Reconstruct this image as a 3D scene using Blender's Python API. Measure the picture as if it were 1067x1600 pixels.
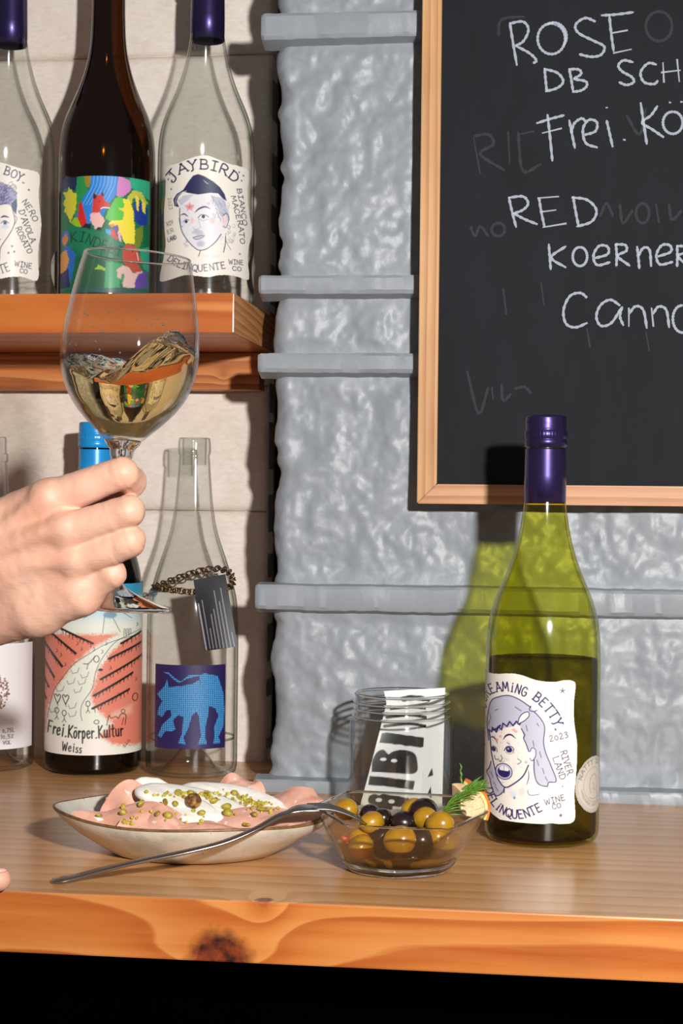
import bpy, math, random
import numpy as np
from mathutils import Vector, Matrix, Euler
for o in list(bpy.data.objects): bpy.data.objects.remove(o, do_unlink=True)
SC = bpy.context.scene; COL = SC.collection
# ---------------------------------------------------------------- camera
TH = math.radians(7.5); FPX = 2700.0; PITCH = math.atan(22/2700); ROLL = .0105
CAM = np.array([0, 0, .243])
_f0 = np.array([-math.sin(TH), math.cos(TH), 0]); _h = np.array([math.cos(TH), math.sin(TH), 0]); _z = np.array([0, 0, 1.])
CF = _f0*math.cos(PITCH)-_z*math.sin(PITCH); _zp = _z*math.cos(PITCH)+_f0*math.sin(PITCH)
CR = _h*math.cos(ROLL)+_zp*math.sin(ROLL); CU = _zp*math.cos(ROLL)-_h*math.sin(ROLL)
cd = bpy.data.cameras.new('camera'); cam = bpy.data.objects.new('camera', cd); COL.objects.link(cam)
cd.sensor_fit = 'HORIZONTAL'; cd.sensor_width = 24; cd.lens = FPX/1067*24; cd.clip_start = .05
cam.matrix_world = Matrix(((CR[0], CU[0], -CF[0], CAM[0]), (CR[1], CU[1], -CF[1], CAM[1]), (CR[2], CU[2], -CF[2], CAM[2]), (0, 0, 0, 1)))
SC.camera = cam
def _ray(px, py): return CF+CR*(px-533.5)/FPX+CU*(800-py)/FPX
def atY(px, py, Y):
    d = _ray(px, py); return CAM+d*(Y/d[1])
def atZ(px, py, z):
    d = _ray(px, py); return CAM+d*((z-CAM[2])/d[2])
# ---------------------------------------------------------------- world, flash, exposure
SC.view_settings.view_transform = 'Standard'; SC.view_settings.look = 'None'; SC.view_settings.gamma = 1
SC.view_settings.use_curve_mapping = False; SC.view_settings.exposure = 0.05
w = bpy.data.worlds.new('room'); SC.world = w; w.use_nodes = True
w.node_tree.nodes['Background'].inputs[0].default_value = (1.0, .93, .86, 1); w.node_tree.nodes['Background'].inputs[1].default_value = .12
ld = bpy.data.lights.new('camera_flash', 'AREA'); ld.shape = 'DISK'; ld.size = .05; ld.energy = 25.; ld.color = (1, .965, .93)
lo = bpy.data.objects.new('camera_flash', ld); COL.objects.link(lo); lo.location = (.285, .0, .475)
lo.rotation_euler = (Vector((-.22, 1.4, .22))-lo.location).to_track_quat('-Z', 'Y').to_euler()
SC.cycles.transparent_max_bounces = 32; SC.cycles.max_bounces = 14; SC.cycles.transmission_bounces = 14
SC.cycles.sample_clamp_indirect = 3; SC.cycles.blur_glossy = .5
# ---------------------------------------------------------------- helpers
rnd = random.Random(7)
def lin(c):
    c = np.asarray(c, float)/255; return np.where(c <= .04045, c/12.92, ((c+.055)/1.055)**2.4)
def rgba(c): return (*[float(v) for v in lin(c)], 1)
def tag(o, label=None, cat=None, group=None, kind=None):
    if label: o['label'] = label
    if cat: o['category'] = cat
    if group: o['group'] = group
    if kind: o['kind'] = kind
    return o
def mesh(name, v, f, mat=None, parent=None, smooth=True, col=None, world=False):
    me = bpy.data.meshes.new(name); me.from_pydata([tuple(map(float, a)) for a in v], [], [tuple(map(int, a)) for a in f]); me.update()
    for m in (mat if isinstance(mat, (list, tuple)) else [mat] if mat else []): me.materials.append(m)
    if smooth: me.polygons.foreach_set('use_smooth', [True]*len(me.polygons))
    if col is not None:
        a = me.color_attributes.new('print', 'FLOAT_COLOR', 'POINT'); c = np.ones((len(v), 4), np.float32); c[:, :3] = col
        a.data.foreach_set('color', c.ravel())
    o = bpy.data.objects.new(name, me); COL.objects.link(o)
    if parent:
        o.parent = parent
        if world: o.matrix_parent_inverse = Matrix.Translation(parent.location).inverted() if not any(parent.rotation_euler) else parent.matrix_basis.inverted()
    return o
def empty(name, loc=(0, 0, 0)):
    o = bpy.data.objects.new(name, None); COL.objects.link(o); o.location = loc; o.empty_display_size = .02; return o
def join(parts):
    V, F, n = [], [], 0
    for v, f in parts:
        v = np.asarray(v, float); V.append(v); F += [tuple(int(i)+n for i in a) for a in f]; n += len(v)
    return np.vstack(V), F
def box(x0, x1, y0, y1, z0, z1, b=0.):
    if b <= 0:
        v = [(x, y, z) for z in (z0, z1) for y in (y0, y1) for x in (x0, x1)]
        return np.array(v), [(0, 2, 3, 1), (4, 5, 7, 6), (0, 1, 5, 4), (2, 6, 7, 3), (0, 4, 6, 2), (1, 3, 7, 5)]
    import bmesh
    bm = bmesh.new(); v, f = box(x0, x1, y0, y1, z0, z1)
    vs = [bm.verts.new(p) for p in v]; [bm.faces.new([vs[i] for i in q]) for q in f]
    bmesh.ops.bevel(bm, geom=list(bm.edges), offset=b, segments=2, affect='EDGES', profile=.6)
    bm.verts.index_update(); V = np.array([v.co[:] for v in bm.verts]); Fc = [tuple(v.index for v in q.verts) for q in bm.faces]; bm.free(); return V, Fc
def lathe(prof, seg=64, rmod=None, cap=True):
    V, F = [], []; rings = []
    for r, z in prof:
        if r < 1e-6: rings.append([len(V)]); V.append((0, 0, z)); continue
        ids = []
        for k in range(seg):
            a = 2*math.pi*k/seg; rr = r*(rmod(a, z) if rmod else 1); ids.append(len(V)); V.append((rr*math.cos(a), rr*math.sin(a), z))
        rings.append(ids)
    for A, B in zip(rings, rings[1:]):
        if len(A) == 1 and len(B) == 1: continue
        for k in range(seg):
            j = (k+1) % seg
            if len(A) == 1: F.append((A[0], B[k], B[j])[::-1])
            elif len(B) == 1: F.append((A[k], A[j], B[0]))
            else: F.append((A[k], A[j], B[j], B[k]))
    return np.array(V), F
def crom(pts, n=8):
    P = np.asarray(pts, float); P = np.vstack([2*P[0]-P[1], P, 2*P[-1]-P[-2]]); out = []
    for i in range(1, len(P)-2):
        for k in range(n):
            t = k/n; a, b, c, d = P[i-1], P[i], P[i+1], P[i+2]
            out.append(.5*((2*b)+(c-a)*t+(2*a-5*b+4*c-d)*t*t+(3*b-a-3*c+d)*t**3))
    out.append(P[-2]); return np.array(out)
def tube(pts, rad, seg=12, caps=True, flat=None, up=(0, 0, 1)):
    P = np.asarray(pts, float); n = len(P); rad = np.full(n, rad) if np.isscalar(rad) else np.asarray(rad, float)
    flat = np.ones(n) if flat is None else np.asarray(flat, float); V = []; F = []
    T = np.gradient(P, axis=0); T /= np.linalg.norm(T, axis=1)[:, None]+1e-12; u0 = np.array(up, float)
    for i in range(n):
        s = np.cross(T[i], u0)
        if np.linalg.norm(s) < 1e-3: s = np.cross(T[i], (1, .1, 0))
        s /= np.linalg.norm(s); u = np.cross(s, T[i])
        for k in range(seg):
            a = 2*math.pi*k/seg; V.append(P[i]+rad[i]*(s*math.cos(a)+u*math.sin(a)*flat[i]))
    for i in range(n-1):
        for k in range(seg):
            j = (k+1) % seg; F.append((i*seg+k, i*seg+j, (i+1)*seg+j, (i+1)*seg+k))
    if caps:
        V.append(P[0]); V.append(P[-1]); a, b = n*seg, n*seg+1
        for k in range(seg):
            j = (k+1) % seg; F.append((j, k, a)); F.append(((n-1)*seg+k, (n-1)*seg+j, b))
    return np.array(V), F
def gridf(nu, nv, wrap=False):
    F = []
    for i in range(nu-1):
        for j in range(nv-1): F.append((i*nv+j, (i+1)*nv+j, (i+1)*nv+j+1, i*nv+j+1))
    return F
def _hash(i, j, k, s):
    n = (i*374761393+j*668265263+k*2147483647+s*974711) & 0xffffffff
    n = ((n ^ (n >> 13))*1274126177) & 0xffffffff; n = (n ^ (n >> 16)); return (n & 0xffff)/32767.5-1
def noise(x, y, z=0., s=0):
    x, y, z = np.broadcast_arrays(np.asarray(x, float), np.asarray(y, float), np.asarray(z, float))
    i, j, k = np.floor(x).astype(np.int64), np.floor(y).astype(np.int64), np.floor(z).astype(np.int64)
    u, v, w_ = x-i, y-j, z-k; u, v, w_ = [t*t*t*(t*(t*6-15)+10) for t in (u, v, w_)]; r = 0
    for a in (0, 1):
        for b in (0, 1):
            for c in (0, 1): r = r+_hash(i+a, j+b, k+c, s)*(u if a else 1-u)*(v if b else 1-v)*(w_ if c else 1-w_)
    return r
def fbm(x, y, z=0., o=4, s=0, g=.5):
    r = 0; a = 1
    for q in range(o): r = r+a*noise(np.asarray(x)*2**q+q*17.3, np.asarray(y)*2**q+q*5.1, np.asarray(z)*2**q, s+q); a *= g
    return r
# ---- shader helper: tiny expression layer over nodes
class NT:
    def __init__(s, name):
        s.m = bpy.data.materials.new(name); s.m.use_nodes = True; s.t = s.m.node_tree; s.n = s.t.nodes; s.l = s.t.links
        s.n.clear(); s.out = s.n.new('ShaderNodeOutputMaterial')
    def node(s, typ, ins=None, **kw):
        n = s.n.new(typ)
        for k, v in kw.items(): setattr(n, k, v)
        for k, v in (ins or {}).items():
            if hasattr(v, 'is_linked') or isinstance(v, bpy.types.NodeSocket): s.l.new(v, n.inputs[k])
            else: n.inputs[k].default_value = v
        return n
    def math(s, op, a, b=0., c=0.): return s.node('ShaderNodeMath', {0: a, 1: b, 2: c}, operation=op).outputs[0]
    def coord(s, which='Object'): return s.node('ShaderNodeTexCoord').outputs[which]
    def scale(s, vec, sc, loc=(0, 0, 0)): return s.node('ShaderNodeMapping', {'Vector': vec, 'Scale': sc, 'Location': loc}).outputs[0]
    def noise(s, vec, sc, det=3, rough=.55, dist=0): return s.node('ShaderNodeTexNoise', {'Vector': vec, 'Scale': sc, 'Detail': det, 'Roughness': rough, 'Distortion': dist}).outputs[0]
    def ramp(s, fac, stops, interp='LINEAR'):
        r = s.node('ShaderNodeValToRGB', {0: fac}); cr = r.color_ramp; cr.interpolation = interp
        while len(cr.elements) < len(stops): cr.elements.new(.5)
        for e, (p, c) in zip(cr.elements, stops): e.position = p; e.color = c if len(c) == 4 else rgba(c)
        return r.outputs[0]
    def mix(s, fac, a, b, blend='MIX'): return s.node('ShaderNodeMix', {0: fac, 6: a, 7: b}, data_type='RGBA', blend_type=blend).outputs[2]
    def bump(s, h, strength=.3, dist=.001): return s.node('ShaderNodeBump', {'Height': h, 'Strength': strength, 'Distance': dist}).outputs[0]
    def pr(s, **kw):
        m = {'base': 'Base Color', 'rough': 'Roughness', 'metal': 'Metallic', 'coat': 'Coat Weight', 'coatr': 'Coat Roughness', 'sss': 'Subsurface Weight', 'spec': 'Specular IOR Level',
             'normal': 'Normal', 'ior': 'IOR', 'trans': 'Transmission Weight', 'sssr': 'Subsurface Radius', 'ssss': 'Subsurface Scale', 'alpha': 'Alpha', 'sheen': 'Sheen Weight'}
        p = s.node('ShaderNodeBsdfPrincipled', {m[k]: v for k, v in kw.items()}); s.l.new(p.outputs[0], s.out.inputs[0]); return s.m
def plain(name, c, rough=.5, var=.08, sc=40, bump=0., **kw):
    t = NT(name); v = t.coord(); n = t.noise(v, sc)
    a = rgba([max(0, x*(1-var)) for x in c]); b = rgba([min(255, x*(1+var)) for x in c])
    base = t.ramp(n, [(.3, a), (.7, b)])
    if bump: kw['normal'] = t.bump(t.noise(v, sc*3, 4), bump, .001)
    return t.pr(base=base, rough=rough, **kw)
def printed(name, rough=.55, coat=0.):
    t = NT(name); a = t.node('ShaderNodeVertexColor', layer_name='print').outputs[0]
    n = t.noise(t.coord(), 900, 2)
    return t.pr(base=t.mix(.04, a, t.ramp(n, [(.2, (120, 120, 120)), (.8, (255, 255, 255))]), 'MULTIPLY'), rough=rough, coat=coat, coatr=.2)
def thin_glass(name, tint, edge, rough=.0, spec=.045, refl=1., pos=.55, wav=0.):
    """thin walled glass: transmits with its own colour, more of it where the wall is crossed obliquely, and mirrors by Fresnel"""
    t = NT(name); f = t.node('ShaderNodeLayerWeight', {'Blend': .5}).outputs['Facing']
    nrm = None
    tc = t.ramp(f, [(0., (*tint, 1)), (pos, (*tint, 1)), (.86, (*[a*.45+b*.55 for a, b in zip(tint, edge)], 1)), (1., (*edge, 1))])
    tr = t.node('ShaderNodeBsdfTransparent', {0: tc}).outputs[0]
    g = t.node('ShaderNodeBsdfGlossy', {0: (1, 1, 1, 1), 'Roughness': rough})
    if wav: t.l.new(t.bump(t.noise(t.coord(), 60, 2), wav, .002), g.inputs['Normal'])
    fr = t.math('MULTIPLY_ADD', t.math('POWER', f, 5.), .85*refl, spec*refl)
    mx = t.node('ShaderNodeMixShader', {0: fr, 1: tr, 2: g.outputs[0]}); t.l.new(mx.outputs[0], t.out.inputs[0]); return t.m
def solid_glass(name, c=(1, 1, 1), ior=1.47, rough=0., absorb=None, dens=0.):
    t = NT(name); p = t.node('ShaderNodeBsdfGlass', {0: (*c, 1), 'Roughness': rough, 'IOR': ior}); t.l.new(p.outputs[0], t.out.inputs[0])
    if absorb: t.l.new(t.node('ShaderNodeVolumeAbsorption', {0: (*absorb, 1), 1: dens}).outputs[0], t.out.inputs[1])
    return t.m
def wood(name, axis, cols, freq=70, rough=.35, knots=(), coat=.3, warp=1., fine=1., across=1):
    """pine: growth rings run along <axis>, pushed aside round knots"""
    t = NT(name); v = t.coord(); sep = t.node('ShaderNodeSeparateXYZ', {0: v})
    st = [9., 9., 9.]; st[axis] = .9
    n1 = t.noise(t.scale(v, tuple(st)), 1.4, 2, .5); st2 = [60., 60., 60.]; st2[axis] = 3.
    o = sep.outputs[across]; o2 = sep.outputs[({0, 1, 2}-{axis, across}).pop()]
    ph = t.math('MULTIPLY_ADD', n1, 9.*warp, t.math('MULTIPLY', t.math('ADD', o, t.math('MULTIPLY', o2, .45)), freq))
    dark = None
    for (kx, ky, kz, r, amp) in knots:
        d = t.node('ShaderNodeVectorMath', {0: v, 1: (kx, ky, kz)}, operation='DISTANCE').outputs['Value']
        e = t.math('EXPONENT', t.math('MULTIPLY', t.math('POWER', t.math('DIVIDE', d, r*2.6), 1.6), -1.))
        ph = t.math('MULTIPLY_ADD', e, amp, ph)
        dk = t.node('ShaderNodeMapRange', {0: t.math('ADD', d, t.math('MULTIPLY', t.noise(v, 160, 3), r*.5)), 1: r*.95, 2: r*1.45, 3: 1., 4: 0.}).outputs[0]
        dark = dk if dark is None else t.math('MAXIMUM', dark, dk)
    s = t.math('FRACT', ph); c = t.ramp(s, [(0., cols[0]), (.45, cols[1]), (.82, cols[2]), (.93, cols[2]), (1., cols[0])])
    n2 = t.noise(t.scale(v, tuple(st2)), 3., 4, .6)
    c = t.mix(.35*fine, c, t.ramp(n2, [(.3, cols[2]), (.6, cols[0])]))
    n3 = t.noise(t.scale(v, (4, 4, 4)), 2, 2); c = t.mix(.5, c, t.ramp(n3, [(.3, (215, 205, 195)), (.7, (255, 255, 255))]), 'MULTIPLY')
    if dark is not None: c = t.mix(dark, c, t.ramp(t.noise(v, 110, 5), [(.35, (50, 18, 8)), (.65, (136, 56, 24))]))
    return t.pr(base=c, rough=rough, coat=coat, coatr=.12, normal=t.bump(n2, .12, .0006))
# ---------------------------------------------------------------- large structure
def stone_paint():
    t = NT('grey_painted_stone'); v = t.coord()
    n = t.noise(v, 26, 5, .6); f = t.noise(v, 170, 4, .6); vo = t.node('ShaderNodeTexVoronoi', {'Vector': t.node('ShaderNodeVectorMath', {0: v, 1: t.node('ShaderNodeVectorMath', {0: t.node('ShaderNodeTexNoise', {'Vector': v, 'Scale': 40.}).outputs['Color'], 1: (.02, .02, .02)}, operation='MULTIPLY').outputs[0]}, operation='ADD').outputs[0], 'Scale': 75., 'Smoothness': .6}, feature='SMOOTH_F1').outputs['Distance']
    c = t.ramp(n, [(.3, (138, 145, 153)), (.7, (152, 158, 165))])
    c = t.mix(t.ramp(t.noise(v, 9, 5, .7), [(.62, (0, 0, 0)), (.75, (70, 70, 70))]), c, rgba((150, 148, 140)))
    h = t.math('ADD', t.math('MULTIPLY', vo, .7), t.math('MULTIPLY', f, .3))
    return t.pr(base=c, rough=.42, spec=.45, normal=t.bump(h, .5, .0018))
M_grey = stone_paint()
def ledge_paint():
    t = NT('grey_ledge_paint'); v = t.coord(); f = t.noise(v, 60, 5, .7)
    c = t.ramp(t.noise(v, 14, 4), [(.3, (136, 143, 151)), (.7, (149, 155, 162))])
    chip = t.node('ShaderNodeMapRange', {0: t.noise(t.scale(v, (1, 1, 1), (.3, .2, .1)), 34, 4, .6), 1: .735, 2: .76}).outputs[0]
    c = t.mix(chip, c, rgba((150, 118, 88)))
    return t.pr(base=c, rough=.4, normal=t.bump(f, .35, .001))
M_ledge = ledge_paint()
def lime():
    t = NT('beige_limestone'); v = t.coord(); n = t.noise(v, 12, 6, .65); f = t.noise(t.scale(v, (1, 1, 2.4)), 130, 5, .7)
    c = t.ramp(n, [(.3, (232, 220, 208)), (.7, (246, 236, 226))]); c = t.mix(.5, c, t.ramp(f, [(.3, (226, 222, 218)), (.65, (255, 255, 255))]), 'MULTIPLY')
    return t.pr(base=c, rough=.85, normal=t.bump(f, .5, .0012))
M_lime = lime()
M_mortar = plain('pale_mortar', (176, 164, 150), .9, .1, 60, .4)
M_black = plain('shade_black', (1, 1, 1), 1., .1, 20, spec=0.)  # shade under the counter and behind the niche, put into a near-black colour
# grey stone wall: displaced grid with a ragged left arris and return into the niche
WX0, WX1, WZ0, WZ1, WY = -.2435, .42, -.0005, .80, 1.417
nx, nz = 330, 420
xs = np.linspace(0, 1, nx); zs = np.linspace(WZ0, WZ1, nz); XX, ZZ = np.meshgrid(xs, zs, indexing='ij')
edge = WX0+.0032*noise(ZZ*38, 0, 0, 3)+.0022*noise(ZZ*110, 3, 0, 4)
X = edge+(WX1-edge)*XX
bands = [(.1500, .1715), (.3455, .3620), (.4098, .4262), (.6190, .6410)]
ridge = 1-np.abs(fbm(X*22, ZZ*16, 0, 3, 11))
D = .0030*fbm(X*17, ZZ*13, 0, 3, 5)+.0016*np.clip(ridge, 0, 1)*noise(X*55, ZZ*42, 0, 8)+.0010*fbm(X*110, ZZ*90, 0, 2, 9)
near = np.minimum.reduce([np.abs(ZZ-np.clip(ZZ, a, b)) for a, b in bands]+[np.abs(ZZ)])
D = D*np.clip(near/.012, .15, 1)
rnd_e = np.clip((X-edge)/.012, 0, 1); D = D+(1-rnd_e)**2*.009
Y = WY+D
V = np.stack([X, Y, ZZ], -1).reshape(-1, 3)
F = [q for q in gridf(nx, nz)]
side = []  # return of the wall into the niche
for k in range(nz): side.append((edge[0, k]+.004*noise(zs[k]*50, 9, 0, 2), 1.60, zs[k]))
n0 = len(V); V = np.vstack([V, np.array(side, float)])
F += [(n0+k, k, k+1, n0+k+1) for k in range(nz-1)]
wall = mesh('wall_back', V, F, M_grey); tag(wall, 'rough stone wall painted blue grey behind the counter', kind='structure')
def ledge(x0, x1, z0, z1, seed):
    n = int((x1-x0)/.0025); us = np.linspace(0, 1, n); prof = [(WY+.006, z1+.001), (1.4045, z1-.0006), (1.4030, z1-.003), (1.4030, z0+.0035), (1.4048, z0+.0004), (WY+.006, z0-.004)]
    V = []
    for i, u in enumerate(us):
        x = x0+(x1-x0)*u; e = min(1, min(u, 1-u)*(x1-x0)/.002)
        for j, (y, z) in enumerate(prof):
            V.append((x, y+.0004*noise(x*50, j, 0, seed)+.0002*noise(x*220, j*3., 0, seed)+(1-e)**2*.0012*(0 < j < 5), z+.0005*noise(x*25, 5, 0, seed+(j > 2))+.0003*noise(x*160, j, 0, seed)+(1-e)**2*(.0012 if j > 2 else -.0012)*(0 < j < 5)))
    m = len(prof); F = [(i*m+j, i*m+j+1, (i+1)*m+j+1, (i+1)*m+j) for i in range(n-1) for j in range(m-1)]+[tuple(range(m))[::-1], tuple((n-1)*m+j for j in range(m))]
    o = mesh('ledge', V, F, M_ledge, wall); o.data.set_sharp_from_angle(angle=.5); return o
ledge(-.2560, .42, .1500, .1715, 31)
for k, (a, b) in enumerate(bands[1:]): ledge(-.2558, .42, a, b, 40+k)
ledge(-.2560, .42, -.004, .0105, 37)
# niche back: large limestone blocks with thin recessed joints
nb = tag(empty('wall_niche', (-.45, 1.56, 0)), kind='structure')
mesh('mortar_bed', *box(-.95, -.274, 1.5665, 1.60, 0, .85), M_mortar, nb, False, world=True)
def block(x0, x1, z0, z1, seed):
    g = .0007; nX, nZ = max(8, int((x1-x0)/.004)), max(8, int((z1-z0)/.004)); a, b = np.meshgrid(np.linspace(0, 1, nX), np.linspace(0, 1, nZ), indexing='ij')
    X = x0+g+(x1-x0-2*g)*a; Z = z0+g+(z1-z0-2*g)*b; de = np.minimum(np.minimum(X-x0, x1-X), np.minimum(Z-z0, z1-Z))
    Y = 1.5600+.0011*fbm(X*14, Z*14, 0, 3, seed)+.0035*np.exp(-((de-g)/.0016)**2)+.0006*fbm(X*90, Z*90, 0, 2, seed)
    X = X+(b*0+.0012)*noise(Z*60, 2, 0, seed)*(a > .99)
    V = np.stack([X, Y, Z], -1).reshape(-1, 3); F = gridf(nX, nZ)
    loop = [i*nZ for i in range(nX)]+[(nX-1)*nZ+j for j in range(1, nZ)]+[i*nZ+nZ-1 for i in range(nX-2, -1, -1)]+[j for j in range(nZ-2, 0, -1)]
    n0 = len(V); back = V[loop].copy(); back[:, 1] = 1.59; V = np.vstack([V, back]); L = len(loop)
    F += [(loop[k], n0+k, n0+(k+1) % L, loop[(k+1) % L]) for k in range(L)]+[tuple(range(n0, n0+L))]
    mesh('stone_block', V, F, M_lime, nb, world=True)
j1 = float(atY(200, 797, 1.56)[2]); j2 = float(atY(200, 88, 1.56)[2])
for z0, z1, xsplit in ((-.01, j1, -.60), (j1, .345, -.70), (.345, j2, -.56), (j2, .85, -.66)):
    block(-.95, xsplit, z0, z1, 50); block(xsplit, -.2735, z0, z1, 53)
mesh('recess_shade', *box(-.96, -.20, 1.602, 1.62, -.01, .87), M_black, nb, False, world=True)  # added black sheet; its colour holds the deep shade of the gap
# counter
kn = atZ(415, 1404, 0); kf = atY(342, 1484, 1.021); kr = atY(300, 1478, 1.021)
W_top = wood('varnished_pine_top', 0, [(218, 168, 114), (210, 157, 102), (194, 138, 84)], 46, .3, [(kn[0], 1.026, -.002, .0058, 2.0)], coat=.18, warp=.35, fine=.5)
W_front = wood('varnished_pine_front', 0, [(210, 138, 72), (196, 114, 46), (172, 84, 26)], 26, .35, [(kf[0], 1.0215, -.038, .0195, 1.8), (kn[0], 1.026, -.002, .0050, 1.4)], coat=.5, warp=.7, across=2, fine=.7)
bc = tag(empty('bar_counter', (-.1, 1.2, 0)), 'varnished pine bar counter running across the picture below the bottles', 'counter')
v, f = box(-1.0, .6, 1.021, 1.575, -.0375, 0, .0012)
ct = mesh('worktop', v, f, [W_top, W_front], bc, False, world=True)
for p in ct.data.polygons:
    p.material_index = 1 if abs(p.normal.y) > .72 or p.normal.z < -.5 else 0
mesh('front_panel', *box(-1.0, .6, 1.125, 1.15, -1.0, -.038), M_black, bc, False, world=True)
tag(mesh('floor', *box(-1.6, 1.2, -.6, 1.7, -1.05, -1.0), plain('dark_floor', (40, 36, 33), .7), None, False), kind='structure')
# shelf, batten
W_shelf = wood('pine_shelf', 0, [(216, 138, 72), (200, 112, 44), (178, 86, 26)], 16, .4, warp=.8, across=2, fine=.5, coat=.25)
W_end = wood('pine_end_grain', 1, [(214, 158, 100), (200, 136, 78), (165, 96, 46)], 190, .6, [(-.265, 1.47, .36, .004, 9)], coat=.1, warp=1.2, across=2)
W_bat = wood('pine_batten', 0, [(222, 150, 84), (206, 122, 54), (150, 72, 28)], 60, .5, [(-.31, 1.54, .352, .002, 5.)], coat=.1, across=2)
sh = mesh('wall_shelf', *box(-.95, -.2655, 1.350, 1.559, .3732, .4050, .0009), [W_shelf, W_end], None, False)
for p in sh.data.polygons: p.material_index = 1 if p.normal.x > .72 else 0
tag(sh, 'thick pine shelf board in the niche holding the upper row of bottles', 'shelf')
bt = mesh('shelf_batten', *box(-.95, -.2775, 1.532, 1.559, .3395, .3729, .0008), [W_bat], None, False)
tag(bt, 'pine batten fixed to the stone right under the shelf board', 'batten')
# chalkboard
BX0, BZ0, BY = -.1208, .2392, 1.380
cb = tag(empty('chalkboard', (.15, 1.39, BZ0)), 'large blackboard in pale pine frame chalked with a wine list', 'chalkboard')
W_fr = wood('frame_pine_upright', 2, [(214, 170, 118), (202, 152, 98), (176, 118, 68)], 150, .5, coat=.1, across=0, warp=.25)
W_fh = wood('frame_pine_rail', 0, [(214, 166, 122), (202, 146, 100), (176, 114, 74)], 110, .5, coat=.1, across=2, warp=.4)
fw = .0156; BX1, BZ1 = .50, .86
def miter(pts, mat):  # pts: four xz corners
    v = [(x, y, z) for y in (BY, BY+.021) for x, z in pts]
    import bmesh
    bm = bmesh.new(); vs = [bm.verts.new(p) for p in v]
    for q in ((3, 2, 1, 0), (4, 5, 6, 7), (0, 1, 5, 4), (1, 2, 6, 5), (2, 3, 7, 6), (3, 0, 4, 7)): bm.faces.new([vs[i] for i in q])
    bmesh.ops.recalc_face_normals(bm, faces=bm.faces[:]); bmesh.ops.bevel(bm, geom=list(bm.edges), offset=.0006, segments=2, affect='EDGES')
    bm.verts.index_update(); V = [x.co[:] for x in bm.verts]; Fc = [[x.index for x in q.verts] for q in bm.faces]; bm.free()
    mesh('frame_rail', V, Fc, mat, cb, False, world=True)
e = .0002
miter([(BX0, BZ0+e), (BX0+fw, BZ0+fw+e), (BX0+fw, BZ1-fw), (BX0, BZ1)], W_fr)
miter([(BX0+e, BZ0), (BX1-e, BZ0), (BX1-fw-e, BZ0+fw), (BX0+fw+e, BZ0+fw)], W_fh)
miter([(BX1, BZ0+e), (BX1, BZ1), (BX1-fw, BZ1-fw), (BX1-fw, BZ0+fw+e)], W_fr)
miter([(BX0+e, BZ1), (BX0+fw+e, BZ1-fw), (BX1-fw-e, BZ1-fw), (BX1-e, BZ1)], W_fh)
t = NT('slate_black'); v = t.coord(); n = t.noise(v, 9, 5, .6); sm = t.noise(t.scale(v, (1, 1, .35), (0, 0, 0)), 40, 5, .7)
c = t.ramp(n, [(.25, (16, 19, 26)), (.75, (27, 30, 38))]); c = t.mix(.6, c, t.ramp(sm, [(.35, (16, 18, 22)), (.8, (27, 30, 36))]))
M_slate = t.pr(base=c, rough=.75, spec=.25)
BP = BY+.0035
mesh('writing_surface', *box(BX0+fw-.001, BX1-fw+.001, BP, BP+.008, BZ0+fw-.001, BZ1-fw+.001), M_slate, cb, False, world=True)
def chalk(name, c, dens):
    t = NT(name); v = t.coord(); n = t.noise(v, 900, 3, .7)
    m = t.node('ShaderNodeMapRange', {0: n, 1: .5-dens*.5, 2: .66-dens*.25, 3: 1., 4: .5}).outputs[0]
    a = t.math('MULTIPLY', m, dens)
    t.pr(base=rgba(c), rough=.9, alpha=a); return t.m
M_chalk = chalk('chalk', (212, 222, 240), 1.); M_ghost = chalk('chalk_ghost', (120, 124, 132), .16)
def ribbons(strokes, y, wd, name, mat, parent, S=1.951, O=(640, 0)):
    V, F = [], []
    for s in strokes:
        s = [(a/S+O[0], b/S+O[1]) for a, b in s]
        P = np.array([[q[0], q[2]] for q in (atY(a, b, y) for a, b in s)])
        if len(P) > 2: P = crom(P, 6)
        T = np.gradient(P, axis=0); T /= np.linalg.norm(T, axis=1)[:, None]+1e-9; N = np.stack([-T[:, 1], T[:, 0]], 1); n0 = len(V); k = len(P)
        for i in range(k):
            ww = wd*(.5+.13*math.sin(i*2.3+s[0][0]))*(.6 if i in (0, k-1) else 1)
            for sg in (-1, 1): q = P[i]+N[i]*sg*ww; V.append((q[0], y+n0*1e-8, q[1]))
        F += [(n0+2*i, n0+2*i+1, n0+2*i+3, n0+2*i+2) for i in range(k-1)]
    return mesh(name, V, F, mat, parent, False, world=True)
def circ(cx, cy, rx, ry, a0=0, a1=360, n=12): return [(cx+rx*math.cos(math.radians(a0+(a1-a0)*k/n)), cy+ry*math.sin(math.radians(a0+(a1-a0)*k/n))) for k in range(n+1)]
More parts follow.
